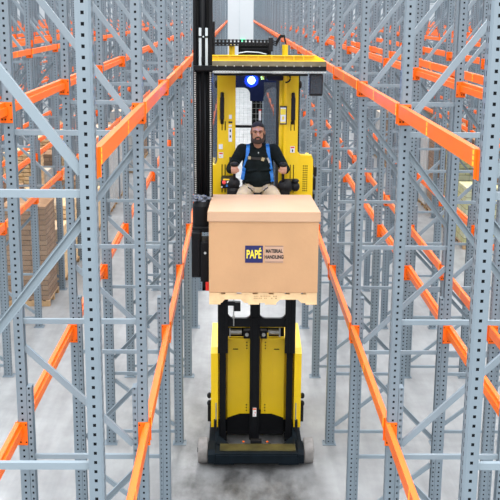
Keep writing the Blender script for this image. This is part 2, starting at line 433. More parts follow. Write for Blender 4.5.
CROWD = set('''L2fu10 R3fu18 R2nu9 L3nl11 L3fu19 L3fu15 L3nu14 R2fu15 R2fu13 L3fl17 L5nu28 L4fu28 L6fu23 L4fu26 L2fu27 R1nu27 L5nu21 L4nu24 L3fu24 L3nu23 L2fu25 R1nu24 R3nu26 R3fu26
L3fu20 L3nu21 R7nu27 R8fu27 L2nu21 R2nu21 R4nu23 R7fu25 R6nu22 R7nu22 L4fu16 L2nu19 R2fu19 L3nu16 R4fu19 R4nu17 R4nu16 L1fu13 R4nu10 L1nl28 L5nl28 L5nl27 L3fl25 R5fl26
L2fl24 L6nl23 L2fl20 R3fl20 L4fl18 R4fl19 L5fl18 L3nl17 R6nl18 R3fl17 R5fl17 R3fl16 R4fl15 R2nl15 R2nl14 L3nl13 R2fl12 L1fl12 R1nl5 R3nl8 L2fu6 L2nu8 L1nu6 R3nl11 L2nl8
R1nl6 L4nl14 L1nl9 R3nl7 L1nl7 R3fu8 L1nl10 R3nl9 R3nu7 R3nl15 L2nl13 L1nl13 R1nl8 R4nu14 R3fu13 R3nu11 L3nu7 L4nl12 L5fu17 L2fu12 L1nu9 R4nu9 R5nl14 R4fl10 R1nl9 R4nl9
L4nu12 R2fu10 R3nl10 L1nl6 L2fu20 L2nu13 R3nu15 R5fu15 L1nu10 R4fu11 L1nu7 L4nl25 L2nl16 L4nl15 L1nl14 R3nl13 R4fl13 L1nl11 R4fl11 L5nu17 L3nl18 L1nl16 R5nl15 L4fl14
R1nl14 R1nl13 R1nl12 R2fl10 L6nu20 L5fu21 L4fu23 L2nu27 L1nu25 L4fu18 L1nu21 R6nu21 R6fu23 R7nu24 L3nu15 L1fu15 R5fu18 R6fu18 R6fu17 L1fu14 L7nl28 R6fl21 R4nl18 R2nl17
L3fl15 R5fl15 L4nl13 L1nl12 R3nl12 L6fu22 L4fu22 L3fu23 L2nu25 R3nu28 L4nu19 L3nu18 L3nu19 R1fu19 R3fu21 L5nu14 L2fu16 L2fu17 L2nu17 R2fu16 L3nu12 R2nu11 L8nl28 L4nl26
L2nl25 L3nl22 L2fl22 L4nl21 L6nl19 L6nl20 L5fl19 L5nl19 R5fl19 R3fl18 L4fl16 R5nl17 L4nl16 L5nl15 L1nl15 L5nl14 R2fl13 R2nl11'''.split())    # beams seen only as specks
HIDDEN = set('''L1#17 L1#24 L1#25 L1#27 R2#24 R2#25 R2#27 R2#28 R2#29 R3#27 R3#29 R5#13 R5#22 R5#23 R5#24 R6#16 R6#25 R6#26 R6#27 R6#29 R7#20 R8#22 R8#23 R8#24 R8#28 R8#29 R9#26 R9#27
R9#28 R9#29 L3#27 L3#29 L5#23 L5#27 L6#19 L6#20 L6#28 L6#29 L7#21 L7#22 L7#23 L7#27 L8#26 L8#27'''.split())  # frames wholly behind other things
for (rn, rx, s, code) in RACKS:
    for r in range(1, NROW+1):
        y = Y1+(r-1)*BAY
        if not seen([(rx, y, 0), (rx, y, TOP), (rx-s*D, y, 0), (rx-s*D, y, TOP), (rx-s*D/2, y, 5), (rx, y, 4), (rx-s*D, y, 4)]): continue
        if f'{code}#{r}' in HIDDEN: HOLD[(code, r)] = 1; continue
        lab = f'grey upright frame, {ORD[r]} from the front in the {rn}'
        grp = 'grey perforated upright frames of the pallet racking'
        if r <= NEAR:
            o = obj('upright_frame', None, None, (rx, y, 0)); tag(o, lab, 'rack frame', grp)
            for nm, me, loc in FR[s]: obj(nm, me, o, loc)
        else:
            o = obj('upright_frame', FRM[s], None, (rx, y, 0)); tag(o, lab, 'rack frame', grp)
        HOLD[(code, r)] = o

# beams --------------------------------------------------------------
def beam_meshes(s, ch=.168, bh=.1):
    """local origin: post centre at its near end, z=0 at the connector top; aisle side towards +x*s"""
    e = E; L = []
    y0, y1 = .057, BAY-.057
    prof = [(e, 0), (e, -bh), (e-.062, -bh), (e-.062, -.036), (e-.040, -.036), (e-.040, 0)]
    prof = [(s*a, b-.004) for a, b in prof]
    bm = bmesh.new(); prism(bm, prof, 'y', y0, y1)
    L.append(('beam_bar', mesh(bm, 'beam_bar', M['orange']), (0, 0, 0)))
    for yy, dr in ((.052, 1), (BAY-.058, -1)):
        bm = bmesh.new()
        a, b = sorted((s*-.040, s*(e+.002)))
        box(bm, (a, yy, -ch), (b, yy+.006, 0), bev=.0015)
        a, b = sorted((s*.0445, s*.0495))
        ya, yb = sorted((yy+.003, yy-.045 if dr > 0 else yy+.05))
        box(bm, (a, ya, -ch), (b, yb, 0))
        yf = yy-.001 if dr < 0 else yy+.007
        for zz in (-.025, -ch+.028):
            for xx in (-.028, .02, .045):
                if zz > -.1 and xx == .02: continue
                cx_ = s*xx; box(bm, (cx_-.006, yf-.0008, zz-.006), (cx_+.006, yf+.0012, zz+.006), 1)
        L.append(('end_connector', mesh(bm, 'end_connector', [M['orange2'], M['dark']]), (0, 0, 0)))
    for yy in (BAY*.53, .075):
        bm = bmesh.new(); a, b = sorted((s*(e-.001), s*(e+.0012)))
        for zz in (-.022, -.055, -.086): box(bm, (a, yy, zz-.012), (b, yy+.035, zz+.012))
        L.append(('safety_label', mesh(bm, 'safety_label', M['label']), (0, 0, 0)))
    return L
BM = {(s, l): beam_meshes(s, *((.168, .1) if l == 'u' else (.215, .115))) for s in (1, -1) for l in 'ul'}
BMM = {k: merge(BM[k], 'pallet_beam') for k in BM}
FAR_BEAMS = None    # filled by keys of beams kept as individuals
stuffL = []
for (rn, rx, s, code) in RACKS:
    for r in range(1, NROW):
        y = Y1+(r-1)*BAY
        if (code, r) not in HOLD and (code, r+1) not in HOLD: continue
        for side, bx, bs in (('n', rx, s), ('f', rx-s*D, -s)):
            for lv, z in (('u', Z1), ('l', Z2)):
                if not seen([(bx, y+t*BAY, z-h) for t in (0, .5, 1) for h in (0, .18)], 2): continue
                key = f'{code}{side}{lv}{r}'
                if len(KEEP) > 5 and key not in KEEP:
                    if key in CROWD: stuffL.append((bx, y, z, bs))
                    continue
                lab = f"{'upper' if lv == 'u' else 'lower'} orange beam, {'truck-side' if side == 'n' else 'far-side'} of {ORD[r]} bay, {rn}"
                grp = f"orange {'upper' if lv == 'u' else 'lower'} level beams of the pallet racking"
                if r <= NEAR:
                    o = obj('pallet_beam', None, None, (bx, y, z)); tag(o, lab, 'rack beam', grp)
                    for nm, me, loc in BM[bs, lv]: obj(nm, me, o, loc)
                else:
                    o = obj('pallet_beam', BMM[bs, lv], None, (bx, y, z)); tag(o, lab, 'rack beam', grp)
if stuffL:
    bm = bmesh.new()
    for bx, y, z, bs in stuffL:
        e = E
        a, b = sorted((bx+bs*(e-.05), bx+bs*e)); box(bm, (a, y+.06, z-.1), (b, y+BAY-.06, z))
        for yy in (.052, BAY-.058):
            a, b = sorted((bx-bs*.04, bx+bs*(e+.002))); box(bm, (a, y+yy, z-.168), (b, y+yy+.006, z))
    o = obj('distant_beams', mesh(bm, 'distant_beams', M['orange']))
    tag(o, 'crowd of tiny orange beams in the distant depths of the racking', 'rack beams', kind='stuff')

# row spacers between the two back-to-back racks on the right ----------
def spacer(bm):
    channel(bm, (.043, 0, 0), (GAP-.043, 0, 0), .07, .03, 1)
    for v in bm.verts: v.co.y = -v.co.y
    bmesh.ops.reverse_faces(bm, faces=bm.faces)
sp = B_(spacer, 'row_spacer', M['brace'])
for r in range(3, 8):
    o = obj('row_spacer', sp, None, (S+D, Y1+(r-1)*BAY, 2.37))
    tag(o, f'short grey bar joining the back-to-back right racks at their {ORD[r]} frames', 'rack spacer', 'short grey row spacers between back-to-back racks')

# ------------------------------------------------------------------ pallet loads on the floor, far back
def flat_pallet(bm, w, d, h=.13):
    n = 7
    for i in range(n): x0 = -w/2+i*(w-.09)/(n-1); box(bm, (x0, -d/2, h-.02), (x0+.09, d/2, h))
    for yy in (-d/2, -.045, d/2-.09): box(bm, (-w/2, yy, .02), (w/2, yy+.09, h-.02))
    for yy in (-d/2, -.045, d/2-.09): box(bm, (-w/2, yy, 0), (w/2, yy+.09, .02))
PM = B_(lambda bm: flat_pallet(bm, 1.0, 1.15), 'wooden_pallet', M['woodrough'])
def load(x, y, h, kind, where, w=.95, d=1.08):
    h = min(h, 2.25)
    p = obj('wooden_pallet', PM, None, (x, y, 0)); tag(p, 'pallet under the '+where, 'pallet', 'wooden pallets under the floor loads')
    bm = bmesh.new()
    if kind == 'brown':
        # bundles of cartons, slightly staggered tiers
        z = 0; 
        while z < h-.05:
            t = min(.22, h-z); j = random.uniform(-.012, .012); box(bm, (-w/2+j, -d/2+j, z), (w/2+j, d/2-j, z+t-.006)); z += t
    elif kind == 'lumber':
        z = 0
        while z < h-.03:
            for i in range(5):
                j = random.uniform(-.05, .05); box(bm, (-w/2+i*w/5+.006, -d/2+j, z), (-w/2+(i+1)*w/5-.006, d/2+j, z+.09))
            z += .11
    else:
        z = 0
        while z < h-.05:
            t = min(.36, h-z)
            for ix in (0, 1):
                for iy in (0, 1):
                    j = random.uniform(-.02, .02)
                    box(bm, (-w/2+ix*w/2+.005, -d/2+iy*d/2+.005+j, z), (-w/2+(ix+1)*w/2-.005, -d/2+(iy+1)*d/2-.005+j, z+t-.01), 0, .01)
            z += t
    mm = {'brown': M['cartons'], 'lumber': M['wood'], 'pale': M['cartons_pale'], 'yellow': M['cartons_yellow']}[kind]
    o = obj('carton_stack' if kind != 'lumber' else 'board_stack', None, None, (x, y, .13))
    cat = 'carton stack' if kind != 'lumber' else 'board stack'
    tag(o, where[0].lower()+where[1:] if False else where, cat, 'loads stored on the rack floor')
    obj('tiers', mesh(bm, 'tiers', mm), o)
    if kind in ('brown', 'pale', 'yellow'):
        bm = bmesh.new(); g = bmesh.ops.create_grid(bm, x_segments=1, y_segments=1, size=.5); bm.clear()
        e = .02; a = [(-w/2-e, -d/2-e), (w/2+e, -d/2-e), (w/2+e, d/2+e), (-w/2-e, d/2+e)]
        n = 16; ring = []
        rnd = random.Random(int(x*100+y*10))
        pts = []
        for q in range(4):
            for t in range(n): 
                u = t/n; pts.append((a[q][0]*(1-u)+a[(q+1) % 4][0]*u, a[q][1]*(1-u)+a[(q+1) % 4][1]*u))
        for zz in range(9):
            rr = []
            for (px_, py_) in pts:
                j = rnd.uniform(0, .02); rr.append(bm.verts.new((px_*(1+j), py_*(1+j), 0.004+zz*(h-.01)/8)))
            ring.append(rr)
        for A, B in zip(ring, ring[1:]):
            for t in range(len(A)): bm.faces.new((A[t], A[(t+1) % len(A)], B[(t+1) % len(A)], B[t]))
        obj('stretch_wrap', mesh(bm, 'stretch_wrap', M['wrap'] if kind == 'pale' else M['wrap_thin']), o)
LOADS = [
    (-3.68, 21.378, 2.05, 'brown', 'wrapped brown carton stack, far half, sixth bay, second rack left of truck'),
    (-3.66, 23.018, 1.2, 'lumber', 'stack of pale boards, near half, seventh bay, second rack left of truck'),
    (-3.66, 24.268, 1.5, 'lumber', 'stack of pale boards, far half, seventh bay, second rack left of truck'),
    (-3.62, 25.709, 1.25, 'lumber', 'stack of pale boards, near half, eighth bay, second rack left of truck'),
    (-3.62, 26.959, 1.7, 'brown', 'wrapped brown carton stack, far half, eighth bay, second rack left of truck'),
    (-3.62, 28.499, 1.1, 'lumber', 'stack of pale boards, near half, ninth bay, second rack left of truck'),
    (-3.6, 31.339, 2.5, 'pale', 'white-wrapped pale carton stack, near half, tenth bay, second rack left of truck'),
    (-3.6, 32.589, 2.7, 'pale', 'white-wrapped pale carton stack, far half, tenth bay, second rack left of truck'),
    (-3.6, 34.129, 2.6, 'pale', 'white-wrapped pale carton stack, near half, eleventh bay, second rack left of truck'),
    (-3.6, 35.379, 2.4, 'brown', 'wrapped brown carton stack, far half, eleventh bay, second rack left of truck'),
    (-3.6, 39.71, 2.6, 'pale', 'white-wrapped pale carton stack, near half, thirteenth bay, second rack left of truck'),
    (-3.6, 43.75, 2.4, 'brown', 'wrapped brown carton stack, far half, fourteenth bay, second rack left of truck'),
    (-5.25, 22.918, 1.68, 'pale', 'white-wrapped pale carton stack, near half, seventh bay, third rack left of truck'),
    (-5.25, 24.218, 2.1, 'brown', 'wrapped brown carton stack, far half, seventh bay, third rack left of truck'),
    (-5.25, 25.709, 1.62, 'brown', 'wrapped brown carton stack, near half, eighth bay, third rack left of truck'),
    (-5.25, 27.009, 1.32, 'lumber', 'stack of pale boards, far half, eighth bay, third rack left of truck'),
    (-5.25, 28.499, 2.15, 'lumber', 'stack of pale boards, near half, ninth bay, third rack left of truck'),
    (-5.25, 29.799, 1.45, 'pale', 'white-wrapped pale carton stack, far half, ninth bay, third rack left of truck'),
    (-5.25, 31.289, 1.76, 'brown', 'wrapped brown carton stack, near half, tenth bay, third rack left of truck'),
    (-5.25, 32.589, 2.06, 'lumber', 'stack of pale boards, far half, tenth bay, third rack left of truck'),
    (-5.25, 34.079, 1.17, 'brown', 'wrapped brown carton stack, near half, eleventh bay, third rack left of truck'),
    (-5.25, 35.379, 1.99, 'lumber', 'stack of pale boards, far half, eleventh bay, third rack left of truck'),
    (-5.25, 36.87, 2.08, 'brown', 'wrapped brown carton stack, near half, twelfth bay, third rack left of truck'),
    (-5.25, 43.75, 2.09, 'pale', 'white-wrapped pale carton stack, far half, fourteenth bay, third rack left of truck'),
    (7.42, 26.859, 1.55, 'yellow', 'yellowish wrapped sack stack, far half, eighth bay, third rack right of truck'),
    (7.42, 28.649, 2.2, 'yellow', 'yellowish wrapped sack stack, near half, ninth bay, third rack right of truck'),
    (7.42, 31.289, 2.3, 'brown', 'wrapped brown carton stack, near half, tenth bay, third rack right of truck'),
    (7.42, 32.639, 2.2, 'pale', 'white-wrapped pale carton stack, far half, tenth bay, third rack right of truck'),
    (7.42, 34.079, 1.66, 'brown', 'wrapped brown carton stack, near half, eleventh bay, third rack right of truck'),
    (7.42, 35.379, 2.36, 'brown', 'wrapped brown carton stack, far half, eleventh bay, third rack right of truck'),
    (7.42, 38.17, 2.02, 'pale', 'white-wrapped pale carton stack, far half, twelfth bay, third rack right of truck'),
    (7.42, 39.66, 1.96, 'brown', 'wrapped brown carton stack, near half, thirteenth bay, third rack right of truck'),
    (7.42, 40.96, 2.11, 'brown', 'wrapped brown carton stack, far half, thirteenth bay, third rack right of truck'),
    (7.42, 42.45, 2.3, 'pale', 'white-wrapped pale carton stack, near half, fourteenth bay, third rack right of truck'),
    (7.42, 43.75, 1.9, 'pale', 'white-wrapped pale carton stack, far half, fourteenth bay, third rack right of truck'),
    (9.03, 31.289, 2.36, 'brown', 'wrapped brown carton stack, near half, tenth bay, fourth rack right of truck'),
    (9.03, 32.589, 2.05, 'brown', 'wrapped brown carton stack, far half, tenth bay, fourth rack right of truck'),
    (9.03, 34.079, 2.16, 'brown', 'wrapped brown carton stack, near half, eleventh bay, fourth rack right of truck'),
    (9.03, 36.87, 2.08, 'brown', 'wrapped brown carton stack, near half, twelfth bay, fourth rack right of truck'),
    (9.03, 43.75, 2.4, 'brown', 'wrapped brown carton stack, far half, fourteenth bay, fourth rack right of truck')]
for a in LOADS: load(*a[:5], **(a[5] if len(a) > 5 else {}))

def pole(bm): cyl(bm, (0, 0, 0), (0, 0, 4.5), .05, n=12)
tag(obj('yellow_pole', B_(pole, 'yellow_pole', M['pipe']), None, (-2.93, 25.2, 0)), 'thin yellow vertical pole standing among the left racks', 'pole')

# ------------------------------------------------------------------ the box on its pallet
def cardboard():
    root = obj('cardboard_box', None, None, (1.105, 10.9, 3.293))
    tag(root, 'large brown lidded cardboard box on the raised pallet with a navy and tan logo label', 'cardboard box')
    bm = bmesh.new()
    h = .83
    for a, b in (((-.578, -.585, 0), (.578, .55, h)),): box(bm, a, b, bev=.006)
    obj('body', mesh(bm, 'body', M['card']), root)
    # lid: overhanging rim and a top a little narrower at the far side
    bm = bmesh.new()
    zt = .887
    vs = [(-.594, -.6, .775), (.594, -.6, .775), (.572, .56, .775), (-.572, .56, .775)]
    vt = [(-.592, -.598, zt-.006), (.592, -.598, zt-.006), (.57, .56, zt-.03), (-.57, .56, zt-.03)]
    A = [bm.verts.new(v) for v in vs]; Bv = [bm.verts.new(v) for v in vt]
    bm.faces.new(A[::-1])
    cen = bm.verts.new((.05, -.02, zt-.010))
    for i in range(4): bm.faces.new((A[i], A[(i+1) % 4], Bv[(i+1) % 4], Bv[i])); bm.faces.new((Bv[i], Bv[(i+1) % 4], cen))
    es = [e for e in bm.edges if cen not in e.verts]
    bmesh.ops.bevel(bm, geom=es, offset=.005, segments=2, affect='EDGES')
    obj('lid', mesh(bm, 'lid', M['cardlid']), root)
    # logo label, lettering as thin raised prints
    lab = obj('logo_label', None, root, (0, 0, 0)); lab['label'] = 'navy square logo beside a tan name strip'
    yf = -.5875
    def quad(nm, x0, z0, x1, z1, m, t=.0015): 
        bm = bmesh.new(); box(bm, (x0, yf-t, z0), (x1, yf, z1)); return obj(nm, mesh(bm, nm, m), lab)
    quad('logo_square', -.196, .332, -.008, .518, M['logo_navy'])
    quad('name_strip', .012, .332, .208, .518, M['tape'], .001)
    bm = bmesh.new()
    for z in (.510, .338): box(bm, (.014, yf-.0018, z), (.206, yf-.001, z+.006))
    obj('rule', mesh(bm, 'rule', M['line']), lab)
    def text(nm, s, x, z, size, m, sx, yoff, off=.05):
        c = bpy.data.curves.new(nm, 'FONT'); c.body = s; c.size = size; c.align_x = 'CENTER'; c.align_y = 'CENTER'
        c.extrude = .0004; c.offset = size*off; c.space_character = 1.02
        o = bpy.data.objects.new(nm, c); C.objects.link(o)
        dg = bpy.context.evaluated_depsgraph_get(); me = bpy.data.meshes.new_from_object(o.evaluated_get(dg))
        bpy.data.objects.remove(o); me.materials.clear(); me.materials.append(m)
        t = obj(nm, me, lab, (x, yf-yoff, z), (PI/2, 0, 0)); t.scale = (sx, 1, 1); return t
    text('letters', 'PAPÉ', -.103, .420, .125, M['logo_yellow'], .58, .0022, .025)
    text('letters', 'MATERIAL', .110, .458, .052, M['print'], .74, .0022)
    text('letters', 'HANDLING', .110, .394, .052, M['print'], .74, .0022)
cardboard()

def raised_pallet():
    root = obj('wooden_pallet', None, None, (1.105, 10.9, 3.161))
    tag(root, 'clean pale wooden pallet raised on the truck forks under the cardboard box', 'pallet')
    w = .575
    # stringers run across the picture, each notched twice for the forks
    prof = [(-w, .018), (-.44, .018), (-.41, .055), (-.24, .055), (-.20, .018), (.14, .018), (.18, .055), (.37, .055), (.41, .018), (w, .018), (w, .112), (-w, .112)]
    for yy in (-.575, -.02, .53):
        bm = bmesh.new(); prism(bm, prof, 'y', yy, yy+.04); obj('stringer', mesh(bm, 'stringer', M['wood']), root)
    for i in range(7):
        x0 = -w+i*(2*w-.12)/6; bm = bmesh.new(); box(bm, (x0, -.58, .112), (x0+.12, .575, .130), bev=.002)
        obj('deck_board', mesh(bm, 'deck_board', M['wood']), root)
    for x0 in (-w, -.16, .02, w-.12):
        bm = bmesh.new(); box(bm, (x0, -.58, 0), (x0+.12, .575, .018), bev=.002)
        obj('bottom_board', mesh(bm, 'bottom_board', M['wood']), root)
    bm = bmesh.new()
    rnd = random.Random(3); x = -.10
    while x < .13:
        wd = rnd.uniform(.008, .018); 
        for z in (.085, .062):
            if rnd.random() < .85: box(bm, (x, -.5765, z), (x+wd, -.575, z+.014))
        x += wd+.007
    obj('faded_stamp', mesh(bm, 'faded_stamp', M['woodrough']), root)
raised_pallet()

# ------------------------------------------------------------------ the lift truck
T = obj('lift_truck', None, None, (1.105, 13.8, 0))
tag(T, 'yellow and black narrow-aisle lift truck with raised cab in the middle of the aisle', 'lift truck')
O = Vector((1.105, 13.8, 0))
def tp(nm, m, fn, parent=None, label=None, smooth=False):
    """build a truck part in world coordinates, then hang it under the truck"""
    bm = bmesh.new(); fn(bm); bm.transform(Matrix.Translation(-O))
    o = obj(nm, mesh(bm, nm, m, smooth), parent or T)
    if label: o['label'] = label
    return o
def tb(nm, m, lst, parent=None, bev=.004, label=None):
    if nm in EACH and len(lst) > 1:
        return [tb(nm, m, [q], parent, bev, label) for q in lst][0]
    return tp(nm, m, lambda bm: [box(bm, a, b, 0, bev) for a, b in lst], parent, label)
XC = 1.11
EACH = {'sticker', 'front_plate', 'bridge_plate', 'rear_cross_rail', 'dark_post', 'alloy_strip', 'hose_bracket', 'side_unit', 'label_mark', 'button_row', 'button_strip', 'placard_mark'}
def mx(x): return 2*XC-x

# wheels
def wheel(xa, xb):
    ang = [2*PI*i/32 for i in range(32)]
    def f(bm):
        prof = [(xa, .125), (xa, .165), (xa+.012, .178), (xb-.012, .178), (xb, .165), (xb, .125)]
        rings = [[bm.verts.new((x, 13.17+r*math.cos(t), .178+r*math.sin(t))) for t in ang] for x, r in prof]
        for A, Bb in zip(rings, rings[1:]):
            for i in range(32): bm.faces.new((A[i], A[(i+1) % 32], Bb[(i+1) % 32], Bb[i]))
        for A in (rings[0], rings[-1]): bm.faces.new(A)
        bmesh.ops.recalc_face_normals(bm, faces=bm.faces)
    w = tp('load_wheel', M['rubber'], f, smooth=False)
    def g(bm):
        for x in (xa-.004, xb-.002):
            cyl(bm, (x, 13.17, .178), (x+.006, 13.17, .178), .11, n=24); cyl(bm, (x-.008, 13.17, .178), (x+.014, 13.17, .178), .035, n=12)
    tp('hub', M['bumper'], g, w)
wheel(.292, .430); wheel(1.778, 1.914)
# chassis legs and front cross bar
def leg(side):
    def f(bm):
        p = [(12.92, .09), (12.92, .22), (13.0, .26), (13.30, .26), (13.42, .16), (14.6, .16), (14.6, .06), (13.0, .06)]
        a, b = (.436, .53) if side < 0 else (mx(.53), 1.772)
        prism(bm, p, 'x', a, b)
        # gusset sweeping to the body
        q = [(13.30, .16), (13.66, .33), (13.9, .33), (13.9, .1)]
        a, b = (.52, .58) if side < 0 else (mx(.58), mx(.52))
        prism(bm, q, 'x', a, b)
        # triangular brace plate between leg and cross bar
        v = [(.56, 13.2), (.74, 13.2), (.56, 13.55)]
        if side > 0: v = [(mx(x), y) for x, y in v]
        prism(bm, v, 'z', .18, .25)
    tp('outrigger_leg', M['bumper'], f)
leg(-1); leg(1)
tb('cross_bar', M['bumper'], [((.50, 12.93, .085), (1.75, 13.26, .235))], bev=.012)
tb('top_plate', M['bumptop'], [((.60, 13.0, .236), (1.66, 13.22, .252))], bev=.004, label='worn olive cover plate')
tb('front_plate', M['bumper'], [((.55, 12.90, .10), (1.67, 12.93, .215)), ((.52, 12.915, .075), (.80, 12.94, .17)), ((1.42, 12.915, .075), (1.70, 12.94, .17))])
for x in (.93, 1.27): tp('reflector', M['orange2'], lambda bm, x=x: ball(bm, (x, 13.30, .245), (.018, .01, .014), seg=10), label='small orange reflector')
tb('sensor_block', M['blackp'], [((1.03, 13.28, .14), (1.19, 13.36, .27))])

# body
def body(bm):
    p = [(13.98, .30), (13.98, 1.56), (14.02, 1.60), (14.62, 1.60), (14.65, 1.2), (15.6, 1.1), (15.65, .12), (14.6, .12), (14.5, .30)]
    prism(bm, p, 'x', .56, mx(.56))
tp('battery_body', M['yellow'], body)
for sd in (-1, 1):
    def fl(bm, sd=sd):
        p = [(13.62, .33), (13.60, 1.46), (13.70, 1.52), (14.3, 1.585), (14.62, 1.60), (14.66, 1.2), (15.55, 1.1), (15.55, .2), (14.3, .2), (14.1, .33)]
        a, b = (.462, .562) if sd < 0 else (mx(.562), mx(.462)); prism(bm, p, 'x', a, b)
    tp('side_cover', M['yellow'], fl)
def skirt(bm):
    for a, b in ((.69, 1.02), (1.155, 1.52)):
        box(bm, (a, 13.86, .12), (b, 13.97, .46))
    box(bm, (.56, 14.0, .10), (1.66, 14.4, .33))
tp('dark_skirt', M['black'], skirt)
# front panels: folded plates either side of the centre column, lower edge slanting outwards
for sd in (-1, 1):
    def pn(bm, sd=sd):
        X = (lambda x: x) if sd < 0 else mx
        pts = [(X(.695), .385), (X(.875), .45), (X(1.03), .45), (X(1.03), 1.62), (X(.70), 1.62)]
        prism(bm, pts if sd < 0 else pts[::-1], 'y', 13.84, 13.875)
        box(bm, (min(X(.86), X(.868)), 13.832, .47), (max(X(.86), X(.868)), 13.842, 1.50))
        prism(bm, [(X(.70), 1.62), (X(1.02), 1.62), (X(1.02), 1.585), (X(.78), 1.56)], 'y', 13.81, 13.845)
    f = tp('front_panel', M['yellow'], pn)
    X = (lambda x: x) if sd < 0 else mx
    tp('bolt_hole', M['dark'], lambda bm, X=X: [cyl(bm, (X(.975), 13.832, z), (X(.975), 13.842, z), .009, n=8) for z in (.50, .545, .59, 1.46, 1.505, 1.55)], f)
    tb('pull_slot', M['dark'], [((min(X(.775), X(.85)), 13.833, 1.44), (max(X(.775), X(.85)), 13.842, 1.455))], f)
# yellow bridge, recess with hydraulic cylinders
tb('bridge_plate', M['yellow'], [((.70, 13.86, 1.765), (1.03, 13.95, 1.83)), ((1.16, 13.86, 1.765), (1.52, 13.95, 1.83))], bev=.006)
for a, b, c in ((.74, .90, .72), (1.28, 1.44, 1.44)):
    tp('tilt_cylinder', M['steel'], lambda bm: (cyl(bm, (a, 13.90, 1.69), (b, 13.90, 1.69), .045, n=20), box(bm, (c, 13.84, 1.63), (c+.02, 13.95, 1.76))), label='bare steel cylinder in the recess')
tb('recess_back', M['black'], [((.70, 13.96, 1.60), (1.52, 13.99, 1.775))])
for x in (.975, 1.215):
    b = tb('roller_block', M['blackp'], [((x-.048, 13.76, 1.63), (x+.048, 13.86, 1.76))], bev=.01)
    tp('roller', M['steel'], lambda bm, x=x: cyl(bm, (x, 13.745, 1.695), (x, 13.77, 1.695), .026, n=16), b)
tb('mast_bracket', M['yellow'], [((1.26, 13.80, 1.61), (1.29, 13.86, 1.70))])

# mast
for sd in (-1, 1):
    X = (lambda x: x) if sd < 0 else mx
    def rail(bm, X=X):
        a, b = sorted((X(.583), X(.655)))
        box(bm, (a, 13.66, .12), (b, 13.84, 5.35), bev=.005)
        a, b = sorted((X(.655), X(.675))); box(bm, (a, 13.66, .14), (b, 13.69, 5.35))
        a, b = sorted((X(.575), X(.69))); box(bm, (a, 13.64, .10), (b, 13.86, .14))
    r = tp('outer_mast_rail', M['black'], rail)
    def rail2(bm, X=X):
        a, b = sorted((X(.560), X(.705)))
        box(bm, (a, 13.58, 1.47), (b, 13.66, 5.40), bev=.005)
        a, b = sorted((X(.63), X(.64))); box(bm, (a, 13.57, 1.47), (b, 13.585, 5.40))
    tp('inner_mast_rail', M['black'], rail2)
tb('lift_column', M['black'], [((1.018, 13.62, .13), (1.158, 13.74, 5.45)), ((1.03, 13.60, .13), (1.04, 13.63, 5.4)), ((1.136, 13.60, .13), (1.146, 13.63, 5.4))], bev=.006)
tb('warning_label', M['white'], [((1.065, 13.605, .50), (1.118, 13.619, .63))], bev=0, label='white and orange warning label')
tb('label_strip', M['orange2'], [((1.068, 13.602, .605), (1.115, 13.606, .626)), ], bev=0)
tb('label_mark', M['red'], [((1.080, 13.602, .515), (1.090, 13.606, .535)), ((1.095, 13.602, .55), (1.105, 13.606, .575))], bev=0)
def cross(bm):
    # cross member with rounded shoulders rising at the rails
    for a, b in ((.70, 1.03), (1.15, 1.52)):
        pts = [(a, 1.86), (b, 1.86)]; r = .085; zt = 1.985
        for i in range(7):
            t = i/6*PI/2; pts.append((b-r+r*math.cos(-PI/2+t)+0, zt+r+r*math.sin(-PI/2+t)))
        pts.append((b, zt+r)); 
        left = [(a+r-r*math.sin(t), zt+r-r*math.cos(t)) for t in [i/6*PI/2 for i in range(7)]]
        pts = [(a, 1.86), (b, 1.86), (b, zt+r)] + [(b-r+r*math.cos(t), zt+r-r*math.sin(t)) for t in [i/6*PI/2 for i in range(1, 7)]] + left
        prism(bm, pts, 'y', 13.60, 13.66)
    box(bm, (.70, 13.595, 1.965), (1.52, 13.61, 1.985))
tp('mast_cross_member', M['black'], cross)
tb('hose_bracket', M['blackp'], [((.79, 13.5, 2.12), (.88, 13.58, 2.25)), ((.70, 13.5, 2.20), (.80, 13.56, 2.26))])
tp('chain_rod', M['steel'], lambda bm: [cyl(bm, (.785, 13.52, 1.90), (.785, 13.52, 2.4), .008, n=8), ball(bm, (.785, 13.52, 2.03), (.022, .02, .03), seg=10)])

# side fittings by the legs
for sd in (-1, 1):
    X = (lambda x: x) if sd < 0 else mx
    a, b = sorted((X(.41), X(.465))); tb('side_box', M['blackp'], [((a, 13.75, .36), (b, 13.95, .62))], bev=.01)
    for z in (.66, .78): tp('side_knob', M['blackp'], lambda bm, X=X, z=z: ball(bm, (X(.435), 13.72, z), (.035, .04, .045), seg=10))
    a, b = sorted((X(.505), X(.545))); tb('latch', M['blackp'], [((a, 13.56, .24), (b, 13.61, .46))], bev=.005)
    tp('latch_pin', M['steel'], lambda bm, X=X: cyl(bm, (X(.535), 13.58, .40), (X(.535), 13.58, .72), .009, n=8))

# ------------------------------------------------------------------ cab
CY = 12.32
def cabside(sd):
    if sd < 0:
        out = [(.50, 3.45), (.80, 3.45), (.795, 5.50), (.578, 5.50), (.578, 4.42), (.56, 4.365), (.50, 4.35)]
    else:
        out = [(1.332, 3.45), (1.76, 3.45), (1.76, 4.44), (1.74, 4.485), (1.60, 4.49), (1.565, 4.53), (1.565, 5.50), (1.332, 5.50)]
    f = tp('cab_side', M['yellow'], lambda bm: prism(bm, out, 'y', CY, CY+.12))
    # side wall running back
    if sd < 0: w = [((.50, CY+.1, 3.45), (.54, 13.2, 4.33))]
    else: w = [((1.72, CY+.1, 3.45), (1.76, 13.2, 4.40))]
    tb('cab_side_wall', M['yellow'], w, f)
    return f
cl = cabside(-1); cr = cabside(1)
